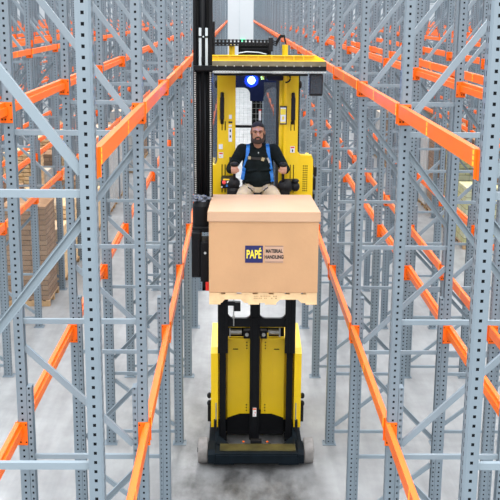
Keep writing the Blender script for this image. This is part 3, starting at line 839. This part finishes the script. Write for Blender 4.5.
# folded inner facet on each side
tp('inner_fold', M['yellow'], lambda bm: prism(bm, [(.735, CY-.001), (.80, CY+.10), (.80, CY+.13), (.72, CY+.13), (.72, CY-.001)], 'z', 3.46, 5.49), cl)
tp('inner_fold', M['yellow'], lambda bm: prism(bm, [(1.332, CY+.04), (1.39, CY-.03), (1.42, CY-.001), (1.42, CY+.13), (1.332, CY+.13)], 'z', 3.46, 5.49), cr)
def handle(xx, par):
    def f(bm):
        tube(bm, [(xx, CY, 5.24), (xx, CY-.05, 5.20), (xx, CY-.055, 5.05), (xx, CY-.05, 4.93), (xx, CY, 4.88)], .022, n=10)
        box(bm, (xx-.026, CY-.075, 4.92), (xx+.026, CY-.035, 5.20), bev=.015)
    tp('grab_handle', M['blackp'], f, par)
handle(.637, cl); handle(1.50, cr)
def slots(lst, par):
    if len(lst) > 8: tb('vent_grille', M['dark'], lst, par, bev=0)
    else:
        for q in lst: tb('slot', M['dark'], [q], par, bev=0)
slots([((x, CY-.0015, z0), (x+.012, CY+.002, z1)) for x in (.630, .668) for z0, z1 in ((4.79, 4.90), (4.02, 4.37))], cl)
slots([((x, CY-.0015, z0), (x+.010, CY+.002, z1)) for x in (1.474, 1.515) for z0, z1 in ((4.79, 4.90), (4.02, 4.37))], cr)
slots([((1.635+.022*(i % 3), CY-.0015, 4.04+.028*(i//3)), (1.648+.022*(i % 3), CY+.002, 4.055+.028*(i//3))) for i in range(36)], cr)
def stick(lst, m, par, lab=None): tb('sticker', m, lst, par, bev=0, label=lab)
yy = (CY-.003, CY+.001)
def S_(x0, z0, x1, z1, d=0): return ((x0, yy[0]-d, z0), (x1, yy[1], z1))
stick([S_(.595, 4.56, .645, 4.62), S_(.595, 4.45, .65, 4.52), S_(.715, 4.65, .758, 4.82), S_(.72, 4.93, .755, 4.98), S_(.717, 4.835, .755, 4.86)], M['white'], cl, 'white stickers')
stick([S_(.598, 4.62, .643, 4.635, .001), S_(.602, 4.465, .628, 4.475, .001)], M['label'], cl, 'yellow sticker strips')
stick([S_(.60, 4.497, .645, 4.513, .001), ], M['red'], cl, 'red sticker strip')
stick([S_(.714, 4.878, .762, 4.90), S_(.728, 4.77, .745, 4.80, .001), S_(.728, 4.70, .745, 4.73, .001), S_(.725, 4.29, .757, 4.46)], M['print'], cl, 'dark stickers')
stick([S_(1.475, 4.52, 1.53, 4.60)], M['white'], cr, 'white sticker'); stick([S_(1.48, 4.575, 1.525, 4.592, .001)], M['red'], cr)
stick([S_(1.495, 4.53, 1.512, 4.56, .001)], M['print'], cr)
tb('placard_frame', M['print'], [((1.338, CY-.046, 4.87), (1.425, CY-.040, 5.095))], cr, bev=0)
tb('placard', M['white'], [((1.345, CY-.049, 4.885), (1.412, CY-.045, 5.075))], cr, bev=0)
tb('placard_mark', M['logo_yellow'], [((1.347, CY-.051, 4.99), (1.410, CY-.048, 5.06)), ((1.365, CY-.052, 4.93), (1.392, CY-.049, 4.97)), ((1.347, CY-.051, 4.888), (1.410, CY-.048, 4.905))], cr, bev=0)
# edge trim right and bevelled side, black side unit
tb('side_unit', M['blackp'], [((1.765, CY+.02, 4.05), (1.80, CY+.25, 4.20)), ((1.775, CY+.02, 4.22), (1.81, CY+.2, 4.34)), ((1.765, CY+.02, 3.6), (1.79, CY+.25, 4.0))], cr, bev=.01)
# tinted pane on the left
def pane(bm):
    pts = [(.505, 4.46), (.515, 4.40), (.545, 4.37), (.578, 4.37), (.578, 5.52), (.505, 5.52)]
    prism(bm, pts, 'y', CY+.02, CY+.028)
tp('tinted_pane', M['glass'], pane, cl)
# cab floor, seat, back
tb('cab_floor', M['black'], [((.52, 11.95, 3.42), (1.74, 13.45, 3.50))])
seat = tp('seat', M['blackp'], lambda bm: (box(bm, (.86, 11.95, 3.86), (1.30, 12.38, 3.99), bev=.04), box(bm, (.89, 12.33, 3.9), (1.27, 12.42, 4.60), bev=.035), box(bm, (.98, 12.1, 3.5), (1.18, 12.3, 3.87))))
tb('headrest', M['blackp'], [((.99, 12.36, 4.62), (1.17, 12.43, 4.80))], seat, bev=.03)
# dark frame behind the seat: arched cross plate and centre
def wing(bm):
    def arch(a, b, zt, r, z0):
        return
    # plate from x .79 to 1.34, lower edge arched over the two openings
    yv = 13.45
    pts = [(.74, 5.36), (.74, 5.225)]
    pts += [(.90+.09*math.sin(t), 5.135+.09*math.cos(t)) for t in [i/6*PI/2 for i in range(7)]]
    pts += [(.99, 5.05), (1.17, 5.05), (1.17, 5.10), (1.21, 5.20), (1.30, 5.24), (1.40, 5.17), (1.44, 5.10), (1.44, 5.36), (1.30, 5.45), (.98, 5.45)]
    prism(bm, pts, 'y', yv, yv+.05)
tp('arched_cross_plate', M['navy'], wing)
tb('rear_cross_rail', M['black'], [((.74, 13.40, 4.70), (1.02, 13.44, 4.735)), ((.74, 13.40, 3.5), (1.46, 13.45, 3.9))])
tp('mesh_guard', M['alu'], lambda bm: [box(bm, (a, 13.46, b), (c, 13.464, d)) for a, b, c, d in
    [(.74+.055*i, 3.9, .7425+.055*i, 5.25) for i in range(13)] + [(.74, 3.9+.07*i, 1.46, 3.9025+.07*i) for i in range(19)]])
tb('rear_window', M['glass'], [((1.17, 13.40, 3.9), (1.345, 13.408, 5.3))], bev=0)
tb('dark_post', M['black'], [((1.332, CY+.14, 3.5), (1.352, 13.3, 5.45)), ((.785, CY+.14, 3.5), (.797, 12.6, 5.45))])
tb('red_white_tag', M['white'], [((1.085, 12.44, 4.90), (1.115, 12.45, 5.02))], bev=.003); tb('tag_tip', M['red'], [((1.085, 12.438, 5.02), (1.115, 12.45, 5.035))], bev=0)

# control consoles and knobs
def console(sd):
    if sd < 0:
        def f(bm):
            box(bm, (.625, 11.95, 4.13), (.80, 12.32, 4.235), bev=.02)
            box(bm, (.70, 11.92, 3.52), (.83, 12.2, 4.15), bev=.04)
            ball(bm, (.775, 12.0, 4.19), (.085, .09, .075), seg=20)
        c = tp('control_console', M['blackp'], f, smooth=False)
        tp('stop_button', M['red'], lambda bm: cyl(bm, (.665, 11.955, 4.20), (.665, 11.93, 4.215), .022, n=16), c, 'round red stop button')
        tb('button_strip', M['white'], [((.70, 11.943, 4.20), (.735, 11.95, 4.225)), ((.63, 11.943, 4.145), (.645, 11.95, 4.16))], c, bev=0)
        tb('button_row', M['strap'], [((.69, 11.943, 4.155), (.71, 11.95, 4.18)), ((.72, 11.943, 4.155), (.74, 11.95, 4.18))], c, bev=0)
        tb('button_cap', M['label'], [((.655, 11.943, 4.235), (.73, 11.99, 4.245))], c, bev=0)
        kx = .79
    else:
        def f(bm):
            box(bm, (1.345, 11.92, 3.52), (1.46, 12.2, 4.15), bev=.04)
            ball(bm, (1.41, 12.0, 4.16), (.10, .10, .085), seg=20)
            box(bm, (1.40, 12.05, 4.12), (1.55, 12.32, 4.2), bev=.02)
        c = tp('control_console', M['blackp'], f)
        tp('control_grip', M['blackp'], lambda bm: (ball(bm, (1.525, 11.99, 4.155), (.055, .06, .06), seg=18), ball(bm, (1.525, 11.98, 4.225), (.045, .05, .028), seg=18)), c, smooth=True)
        kx = 1.375
    tp('steering_knob', M['blackp'], lambda bm: (ball(bm, (kx, 11.945, 4.425), (.052, .048, .034), seg=18), cyl(bm, (kx, 11.95, 4.2), (kx, 11.945, 4.41), .016)), c, smooth=True)
console(-1); console(1)

# top rail assembly (the traverse frame that carries the side mast)
RY = 11.15
def toprail(bm):
    p = [(.545, 5.690), (1.775, 5.690), (1.68, 5.746), (.545, 5.746)]
    prism(bm, p, 'y', RY+.03, RY+.06)
    box(bm, (.545, RY-.02, 5.737), (1.66, RY+.06, 5.746), bev=0)
    box(bm, (.545, RY-.03, 5.682), (1.775, RY+.06, 5.691))
    x = .60
    for x in (.60, .72, .91, 1.04, 1.19, 1.33, 1.43, 1.53): box(bm, (x, RY-.02, 5.69), (x+.012, RY+.04, 5.738))
tp('traverse_beam', M['yellow'], toprail, label='ribbed yellow beam')
tr = tb('traverse_rail', M['olive'], [((.545, RY-.04, 5.630), (1.79, RY+.03, 5.683))], bev=.003)
tp('rail_bolt', M['steel'], lambda bm: [cyl(bm, (.60+.093*i, RY-.046, 5.632), (.60+.093*i, RY-.038, 5.632), .008, n=6) for i in range(13)], tr)
tb('lower_rail', M['black'], [((.34, RY-.035, 5.580), (1.79, RY+.05, 5.630))], bev=.003)
tb('rack_strip', M['alu'], [((.55, RY-.036, 5.560), (1.79, RY+.0, 5.572))], bev=0)
tb('rack_teeth', M['steel'], [((.56+.0305*i, RY-.041, 5.562), (.572+.0305*i, RY-.035, 5.578)) for i in range(40)], bev=0)
for x in (.757, 1.357):
    tp('rail_post', M['yellow'], lambda bm, x=x: cyl(bm, (x, RY+.42, 5.60), (x, RY+.42, 5.845), .034, n=16))
tb('guard_roof', M['black'], [((.56, RY+.06, 5.52), (1.60, 12.35, 5.545)), ((.60, 12.2, 5.49), (1.56, 12.45, 5.54))], bev=.01)
tb('motor_box', M['black'], [((.83, 11.75, 5.56), (1.205, 12.0, 5.865)), ((.85, 11.74, 5.6), (1.19, 11.76, 5.8))], bev=.015)
def chain(bm):
    i = 0; x = .545
    while x < 1.16:
        box(bm, (x, 11.44, 5.835), (x+.024, 11.52, 5.905), bev=.003); box(bm, (x+.024, 11.45, 5.85), (x+.046, 11.51, 5.872)); 
        x += .042
    box(bm, (.50, 11.46, 5.832), (1.20, 11.50, 5.840)); box(bm, (.54, 11.455, 5.893), (1.20, 11.505, 5.902)); box(bm, (1.165, 11.42, 5.775), (1.215, 11.54, 5.93), bev=.01)
tp('cable_chain', M['blackp'], chain)
def cables(bm):
    for j in range(3):
        tube(bm, [(1.20, 11.48, 5.86+.02*j), (1.25, 11.48, 5.84+.02*j), (1.30, 11.47, 5.93+.012*j), (1.34, 11.46, 5.935+.01*j), (1.358, 11.45, 5.86)], .009)
tp('cable', M['blackp'], cables)
tp('thin_cable', M['alu'], lambda bm: tube(bm, [(.83, 11.3, 5.76), (.92, 11.3, 5.775), (1.05, 11.3, 5.77), (1.14, 11.3, 5.75)], .006))

# lamps under the rail
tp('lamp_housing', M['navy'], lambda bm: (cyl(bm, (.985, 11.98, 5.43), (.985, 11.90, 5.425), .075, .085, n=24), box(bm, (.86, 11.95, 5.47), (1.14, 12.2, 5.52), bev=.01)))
tp('blue_spotlight', M['blue_lamp'], lambda bm: ball(bm, (.985, 11.895, 5.425), (.044, .02, .044), seg=20), label='round lit blue spotlight')
tp('work_light', M['led'], lambda bm: [cyl(bm, (1.0+.04*i, 11.88, 5.506), (1.0+.04*i, 11.88, 5.498), .014, n=12) for i in range(5)], label='row of white LEDs')
tb('camera_box', M['blackp'], [((1.16, 11.9, 5.42), (1.36, 12.1, 5.50))], bev=.02)
tb('sensor', M['logo_yellow'], [((1.095, 11.86, 5.435), (1.135, 11.9, 5.475))], bev=.006, label='small yellow sensor')
def ring(bm): tube(bm, [(1.39+.052*math.cos(t), 11.95, 5.45+.05*math.sin(t)) for t in [PI*.9-i*.3 for i in range(16)]], .010)
tp('cable_loop', M['blackp'], ring)
def mirror(bm): box(bm, (1.612, 11.2, 5.305), (1.765, 11.24, 5.55), bev=.018)
mr = tp('display_unit', M['blackp'], mirror)
tb('screen', M['glass'], [((1.628, 11.194, 5.33), (1.75, 11.199, 5.53))], mr, bev=.002)
for x in (.563, 1.585): tp('knob', M['blackp'], lambda bm, x=x: ball(bm, (x, CY+.05, 5.345), (.022, .03, .05), seg=10))

# auxiliary side mast
AY = 11.25
am = tp('side_mast_rail', M['black'], lambda bm: [box(bm, (a, AY, 4.08), (b, AY+.16, 7.4), bev=.004) for a, b in ((.332, .365), (.505, .545))] + [box(bm, (.36, AY+.1, 4.08), (.51, AY+.16, 7.4))])
tp('mast_cylinder', M['black'], lambda bm: (cyl(bm, (.435, AY+.05, 4.1), (.435, AY+.05, 7.4), .042, n=20), cyl(bm, (.408, AY+.0, 4.1), (.408, AY+.0, 5.58), .012), cyl(bm, (.462, AY+.0, 4.1), (.462, AY+.0, 5.58), .012)), am, smooth=True)
def chn(bm):
    for x in (.352, .523):
        z = 4.1
        while z < 5.58: box(bm, (x-.010, AY-.018, z), (x+.010, AY+.001, z+.015), bev=.003); z += .024
tp('lift_chain', M['steel'], chn, am, label='bare steel roller chain')
tb('alloy_strip', M['alu'], [((.395, AY-.01, 5.60), (.425, AY+.02, 6.03)), ((.465, AY-.01, 5.60), (.495, AY+.02, 6.03))], am)
tb('clamp_plate', M['black'], [((.345, AY-.03, 5.560), (.57, AY+.03, 5.60)), ((.39, AY-.02, 5.925), (.50, AY-.008, 5.945)), ((.425, AY-.02, 5.66), (.463, AY, 5.72)), ((.548, AY+.02, 5.6), (.57, AY+.1, 6.1))], am)
tp('clamp_bolt', M['alu'], lambda bm: [ball(bm, (.446, AY-.02, 5.935), .010, seg=8)], am)
# rotator and fork carriage
def rot(bm):
    cyl(bm, (.43, 11.05, 3.86), (.43, 11.05, 4.10), .105, n=28); cyl(bm, (.43, 11.05, 4.10), (.43, 11.05, 4.15), .105, .085, n=28)
rm = tp('rotator_motor', M['black'], rot)
def crumple(bm):
    r = random.Random(5)
    for i in range(26):
        x, y = r.uniform(-.085, .085), r.uniform(-.08, .05)
        ball(bm, (.43+x, 11.05+y, 4.155+r.uniform(0, .05)), (r.uniform(.015, .035), .025, r.uniform(.01, .025)), Matrix.Rotation(r.uniform(0, 3), 3, 'Z'), 8)
tp('crumpled_cover', mat('crumpled_film', (.10, .11, .14), .2), crumple, rm)
fc = tb('fork_carriage', M['black'], [((.325, 10.75, 3.34), (.425, 11.2, 3.85)), ((.425, 10.72, 3.30), (.515, 11.05, 3.75)), ((.325, 10.9, 3.82), (.53, 11.2, 3.88))], bev=.012)
tb('carriage_groove', M['blackp'], [((.395, 10.735, 3.37), (.403, 10.752, 3.775)), ((.345, 10.74, 3.35), (.41, 10.752, 3.365))], fc)
tp('carriage_bolt', M['alu'], lambda bm: cyl(bm, (.475, 10.712, 3.63), (.475, 10.722, 3.63), .014, n=12), fc)
tb('red_latch', M['red'], [((.480, 10.715, 3.20), (.520, 10.8, 3.30))], fc, bev=.006)
tp('fork_tine', M['black'], lambda bm: [box(bm, (.44, y, 3.180), (1.60, y+.12, 3.212)) for y in (10.80, 11.05)] + [box(bm, (.44, y, 3.180), (.475, y+.12, 3.34)) for y in (10.80, 11.05)], fc)
# ------------------------------------------------------------------ the seated operator
def capsule(bm, p0, p1, r0, r1, n=14):
    p0, p1 = Vector(p0), Vector(p1)
    cyl(bm, p0, p1, r0, r1, n=n); ball(bm, p0, r0, seg=n); ball(bm, p1, r1, seg=n)
def chainc(bm, pts):
    for (a, ra), (b, rb) in zip(pts, pts[1:]): capsule(bm, a, b, ra, rb)
def blob(name, m, fn, voxel, parent, smooth=3, label=None):
    bm = bmesh.new(); fn(bm); me = mesh(bm, name, m); o = obj(name, me)
    md = o.modifiers.new('r', 'REMESH'); md.mode = 'VOXEL'; md.voxel_size = voxel; md.use_smooth_shade = True
    sm = o.modifiers.new('s', 'SMOOTH'); sm.factor = .5; sm.iterations = smooth
    dg = bpy.context.evaluated_depsgraph_get(); me2 = bpy.data.meshes.new_from_object(o.evaluated_get(dg))
    bpy.data.objects.remove(o); me2.materials.clear(); me2.materials.append(m)
    for p in me2.polygons: p.use_smooth = True
    q = obj(name, me2, parent)
    if label: q['label'] = label
    return q
MX, MY = 1.075, 12.16            # spine
HIP, SH = 4.07, 4.60
HC = Vector((1.068, 12.05, 4.795))       # head centre
SL, SR_ = Vector((.885, MY-.01, 4.575)), Vector((1.265, MY-.01, 4.575))
EL, ER = Vector((.745, 12.12, 4.345)), Vector((1.405, 12.12, 4.345))
WL, WR = Vector((.780, 11.985, 4.36)), Vector((1.382, 11.985, 4.36))
KL, KR = Vector((.885, 11.74, 4.075)), Vector((1.27, 11.74, 4.075))
FL, FRR = Vector((.90, 11.74, 3.58)), Vector((1.25, 11.74, 3.58))
HL, HR = Vector((MX-.115, MY-.02, HIP)), Vector((MX+.115, MY-.02, HIP))
man = obj('person', None, None, (0, 0, 0))
tag(man, 'bearded man in black jacket, blue harness and khaki trousers seated in the raised cab', 'person')

def hand(bm, wr, kx, sd):
    """palm over the knob, four bent fingers wrapping its front, thumb on the inner side"""
    k = Vector((kx, 11.935, 4.36))
    capsule(bm, wr, k+Vector((0, .055, .03)), .026, .030)
    ball(bm, k+Vector((0, .02, .035)), (.042, .05, .020), seg=14)
    ball(bm, k+Vector((0, -.022, .012)), (.040, .020, .026), seg=12)
    for i in range(4):
        fx = (-.030+.020*i); L = (.9, 1.05, 1.0, .8)[i if sd < 0 else 3-i]
        a = k+Vector((fx, -.008, .040)); b = k+Vector((fx*1.05, -.047*L, .022)); c = k+Vector((fx, -.055*L, -.010)); d = k+Vector((fx*.9, -.046, -.032*L))
        chainc(bm, [(a, .0105), (b, .0100), (c, .0092), (d, .0082)])
    s = -sd
    chainc(bm, [(k+Vector((s*.030, .030, .015)), .014), (k+Vector((s*.050, -.002, .002)), .012), (k+Vector((s*.046, -.034, -.012)), .0100)])

def bodyf(bm):
    capsule(bm, (MX, MY+.02, HIP+.03), (MX, MY+.01, 4.30), .10, .115)
    ball(bm, (MX, MY+.01, 4.46), (.16, .11, .16), seg=20)
    capsule(bm, (MX, MY+.01, 4.58), HC+Vector((0, .045, -.07)), .058, .052)
    # head
    ball(bm, HC+Vector((0, .02, .035)), (.079, .097, .088), seg=28)
    ball(bm, HC+Vector((0, -.012, -.035)), (.064, .078, .085), seg=24)
    ball(bm, HC+Vector((0, -.055, -.095)), (.034, .030, .024), seg=14)
    ball(bm, HC+Vector((0, -.078, .030)), (.052, .016, .014), seg=14)
    capsule(bm, HC+Vector((0, -.082, .018)), HC+Vector((0, -.106, -.020)), .008, .013)
    ball(bm, HC+Vector((.013, -.096, -.024)), .008, seg=8); ball(bm, HC+Vector((-.013, -.096, -.024)), .008, seg=8)
    for s in (-1, 1):
        ball(bm, HC+Vector((s*.036, -.070, -.010)), (.020, .016, .018), seg=12)
        ball(bm, HC+Vector((s*.081, .016, .002)), (.010, .020, .032), seg=12)
    for a, b, c in ((SL, EL, WL), (SR_, ER, WR)): chainc(bm, [(a, .058), (b, .040), (c, .027)])
    hand(bm, WL, .79, -1); hand(bm, WR, 1.375, 1)
    for h, k, f in ((HL, KL, FL), (HR, KR, FRR)): chainc(bm, [(h, .085), (k, .055), (f, .036)]); capsule(bm, f, f+Vector((0, -.12, -.03)), .035, .03)
blob('body', M['skin'], bodyf, .0046, man, 2)

def jacket(bm):
    ball(bm, (MX, MY, 4.23), (.185, .145, .17), seg=24)
    ball(bm, (MX, MY+.01, 4.38), (.192, .135, .20), seg=24)
    ball(bm, (MX, MY+.015, 4.50), (.200, .125, .125), seg=24)
    capsule(bm, SL+Vector((.02, .01, .0)), SR_+Vector((-.02, .01, .0)), .070, .070)
    capsule(bm, (MX-.06, MY+.01, 4.615), (MX+.06, MY+.01, 4.615), .055, .055)
    ball(bm, (MX, MY-.005, 4.655), (.072, .068, .045), seg=18)
    for a, b, c in ((SL, EL, WL), (SR_, ER, WR)):
        chainc(bm, [(a, .078), (a.lerp(b, .5)+Vector((0, 0, .005)), .067), (b, .060), (b.lerp(c, .55), .050), (c+(b-c)*.18, .040)])
    for i, (x, z) in enumerate(((-.11, 4.20), (.10, 4.18), (-.07, 4.33), (.09, 4.34), (0, 4.25), (.02, 4.16))):
        capsule(bm, (MX+x-.05, MY-.115, z), (MX+x+.05, MY-.118, z+.015), .016, .014, 8)
    for s, e in ((-1, EL), (1, ER)):
        for t in (.3, .55, .75):
            c = (SL if s < 0 else SR_).lerp(e, t); capsule(bm, c+Vector((-.04, -.052, .01)), c+Vector((.04, -.052, -.015)), .014, .014, 8)
jk = blob('jacket', M['jacket'], jacket, .008, man, 3)

def trousers(bm):
    ball(bm, (MX, MY+.01, HIP+.02), (.175, .14, .12), seg=24)
    for h, k, f in ((HL, KL, FL), (HR, KR, FRR)):
        chainc(bm, [(h, .105), (h.lerp(k, .55)+Vector((0, 0, .012)), .094), (k, .078), (f+Vector((0, 0, .08)), .058)])
tr_ = blob('trousers', M['khaki'], trousers, .009, man, 3)
def boots(bm, f):
    capsule(bm, f+Vector((0, .03, .03)), f+Vector((0, -.14, -.025)), .052, .044); ball(bm, f+Vector((0, 0, .09)), (.055, .055, .05))
for f in (FL, FRR): blob('boot', M['shoe'], lambda bm, f=f: boots(bm, f), .008, man, 2)

def hair(bm):
    ball(bm, HC+Vector((0, .022, .042)), (.083, .101, .092), seg=28)
    for s in (-1, 1): ball(bm, HC+Vector((s*.064, .028, .02)), (.021, .062, .048), seg=14)
h = blob('hair', M['hair'], hair, .006, man, 2)
# carve the hair away from the face
bmh = bmesh.new(); bmh.from_mesh(h.data)
dead = [v for v in bmh.verts if v.co.y < HC.y-.018 and v.co.z < HC.z+.086-abs(v.co.x-HC.x)*.35]
bmesh.ops.delete(bmh, geom=dead, context='VERTS'); bmh.to_mesh(h.data); bmh.free()
def beard(bm):
    pts = []
    for i in range(13):
        a = -PI*.5+PI*i/12
        p = HC+Vector((.066*math.sin(a), -.002-.074*math.cos(a), -.070-.022*math.cos(a)))
        pts.append((p, .019))
    chainc(bm, pts)
    chainc(bm, [(p+Vector((0, .012, -.020)), .018) for p, r in pts[2:-2]])
    for s in (-1, 1):
        chainc(bm, [(HC+Vector((s*.066, -.008, -.070)), .015), (HC+Vector((s*.074, .004, -.01)), .010)])
        chainc(bm, [(HC+Vector((0, -.090, -.044)), .009), (HC+Vector((s*.030, -.082, -.055)), .010), (HC+Vector((s*.036, -.072, -.08)), .013)])
    ball(bm, HC+Vector((0, -.078, -.092)), (.026, .018, .016))
blob('beard', M['beard'], beard, .006, man, 1)
def face(nm, m, fn):
    bm = bmesh.new(); fn(bm); obj(nm, mesh(bm, nm, m, True), man)
for s in (-1, 1):
    face('eye', M['eye'], lambda bm, s=s: ball(bm, HC+Vector((s*.032, -.080, .010)), (.013, .010, .006), seg=12))
    face('eyebrow', M['hair'], lambda bm, s=s: tube(bm, [HC+Vector((s*.014, -.095, .029)), HC+Vector((s*.034, -.092, .034)), HC+Vector((s*.054, -.076, .028))], .0055))
face('mouth', M['lip'], lambda bm: ball(bm, HC+Vector((0, -.088, -.062)), (.022, .012, .006), seg=12))

# harness, following the jacket by ray casting on its mesh
from mathutils.bvhtree import BVHTree
bj = bmesh.new(); bj.from_mesh(jk.data); bt = bmesh.new(); bt.from_mesh(tr_.data); bt.to_mesh(t_ := bpy.data.meshes.new('t')); bj.from_mesh(t_)
bvh = BVHTree.FromBMesh(bj)
def webbing(nm, m, path, w, label=None, n=16, lift=.006):
    """a flat strap laid on the front of the clothes; path in x,z"""
    bm = bmesh.new(); rows = []
    P = []
    for (a, b) in zip(path, path[1:]):
        for i in range(n): P.append(Vector(a).lerp(Vector(b), i/n))
    P.append(Vector(path[-1]))
    for i, p in enumerate(P):
        d = (P[min(i+1, len(P)-1)]-P[max(i-1, 0)]).normalized(); nn = Vector((-d.y, d.x))
        row = []
        for u in (-1, 0, 1):
            q = p+nn*u*w/2
            hit = bvh.ray_cast(Vector((q.x, 11.2, q.y)), Vector((0, 1, 0)))[0]
            y = (hit.y if hit else MY-.08)
            row.append(y)
        y = sum(row)/3
        rows.append([Vector((p.x+nn.x*u*w/2, y-lift+t, p.y+nn.y*u*w/2)) for u, t in ((-1, 0), (1, 0), (1, .006), (-1, .006))])
    R = [[bm.verts.new(v) for v in r] for r in rows]
    for a, b in zip(R, R[1:]):
        for k in range(4): bm.faces.new((a[k], a[(k+1) % 4], b[(k+1) % 4], b[k]))
    bm.faces.new(R[0]); bm.faces.new(R[-1][::-1]); bmesh.ops.recalc_face_normals(bm, faces=bm.faces)
    return obj(nm, mesh(bm, nm, m), man) if not label else tag(obj(nm, mesh(bm, nm, m), man), label)
webbing('harness_strap', M['strap'], [(.955, 4.655), (.945, 4.50), (.905, 4.36), (.885, 4.22)], .042, 'bright blue shoulder strap')
webbing('harness_strap', M['strap'], [(1.185, 4.655), (1.205, 4.50), (1.232, 4.36), (1.250, 4.20)], .042, 'bright blue shoulder strap')
webbing('chest_strap', M['strapk'], [(.945, 4.49), (1.205, 4.475)], .028)
webbing('chest_buckle', M['tan'], [(.955, 4.49), (.985, 4.49)], .036, 'tan buckle', 4, .012)
webbing('chest_buckle', M['tan'], [(1.115, 4.48), (1.15, 4.47)], .042, 'tan buckle', 4, .012)
webbing('chest_buckle', M['alu'], [(1.19, 4.49), (1.215, 4.43)], .022, 'pale metal buckle', 4, .012)
def dash(path, nm):
    for k in range(len(path)-1):
        a, b = Vector(path[k]), Vector(path[k+1]); n = max(1, round((b-a).length/.034))
        for i in range(n):
            webbing('lanyard_section', M['strapk'] if i % 2 == 0 else M['tan'], [tuple(a.lerp(b, i/n)), tuple(a.lerp(b, (i+1)/n))], .026, None, 3)
dash([(.885, 4.20), (.98, 4.14), (1.04, 4.05)], 'a'); dash([(1.25, 4.19), (1.17, 4.14), (1.10, 4.05)], 'b')
webbing('waist_strap', M['strapk'], [(.99, 4.055), (1.15, 4.055)], .03)
webbing('jacket_logo', M['alu'], [(1.078, 4.545), (1.078, 4.56)], .012, 'small pale zip pull', 2)

# ------------------------------------------------------------------ light
w = bpy.data.worlds.new('world'); sc.world = w; w.use_nodes = True
nt = w.node_tree; bg = nt.nodes['Background']; bg.inputs[0].default_value = (.90, .95, 1.0, 1)
# soft overhead daylight: bright overhead, dimmer towards the horizon
tc = nt.nodes.new('ShaderNodeTexCoord'); sx = nt.nodes.new('ShaderNodeSeparateXYZ'); mr = nt.nodes.new('ShaderNodeMapRange')
nt.links.new(tc.outputs['Generated'], sx.inputs[0]); nt.links.new(sx.outputs['Z'], mr.inputs[0]); nt.links.new(mr.outputs[0], bg.inputs[1])
mr.inputs[1].default_value = 0; mr.inputs[2].default_value = .8; mr.inputs[3].default_value = .2; mr.inputs[4].default_value = 3.1
def area(nm, loc, sx, sy, p, col=(1, .98, .95), rot=(0, 0, 0)):
    l = bpy.data.lights.new(nm, 'AREA'); l.shape = 'RECTANGLE'; l.size = sx; l.size_y = sy; l.energy = p; l.color = col
    o = bpy.data.objects.new(nm, l); C.objects.link(o); o.location = loc; o.rotation_euler = rot
    return o
for i, y in enumerate((2, 14, 26, 38, 50, 62, 74, 86)):
    area('high_bay_and_fill_lamp', (1.1, y, 11.5), .6, 8, 380)
for x in (-8, 9):
    for y in (10, 30, 50, 70): area('high_bay_and_fill_lamp', (x, y, 11.5), .6, 8, 300)
l = bpy.data.lights.new('blue_spot', 'POINT'); l.energy = 16; l.color = (.05, .2, 1); l.shadow_soft_size = .05
o = bpy.data.objects.new('blue_spot', l); C.objects.link(o); o.location = (.985, 11.84, 5.42)
area('high_bay_and_fill_lamp', (1.1, -3.5, 9.5), 9, 3, 1300, rot=(math.radians(35), 0, 0))  # added fill lamp, unseen, tilted at the racks to brighten the near posts
sc.view_settings.view_transform = 'Standard'; sc.view_settings.look = 'None'
sc.view_settings.gamma = 1; sc.view_settings.exposure = 0.0; sc.view_settings.use_curve_mapping = False
sc.cycles.max_bounces = 6; sc.cycles.diffuse_bounces = 3; sc.cycles.glossy_bounces = 3; sc.cycles.transparent_max_bounces = 12
sc.cycles.use_denoising = True; sc.cycles.sample_clamp_indirect = 4
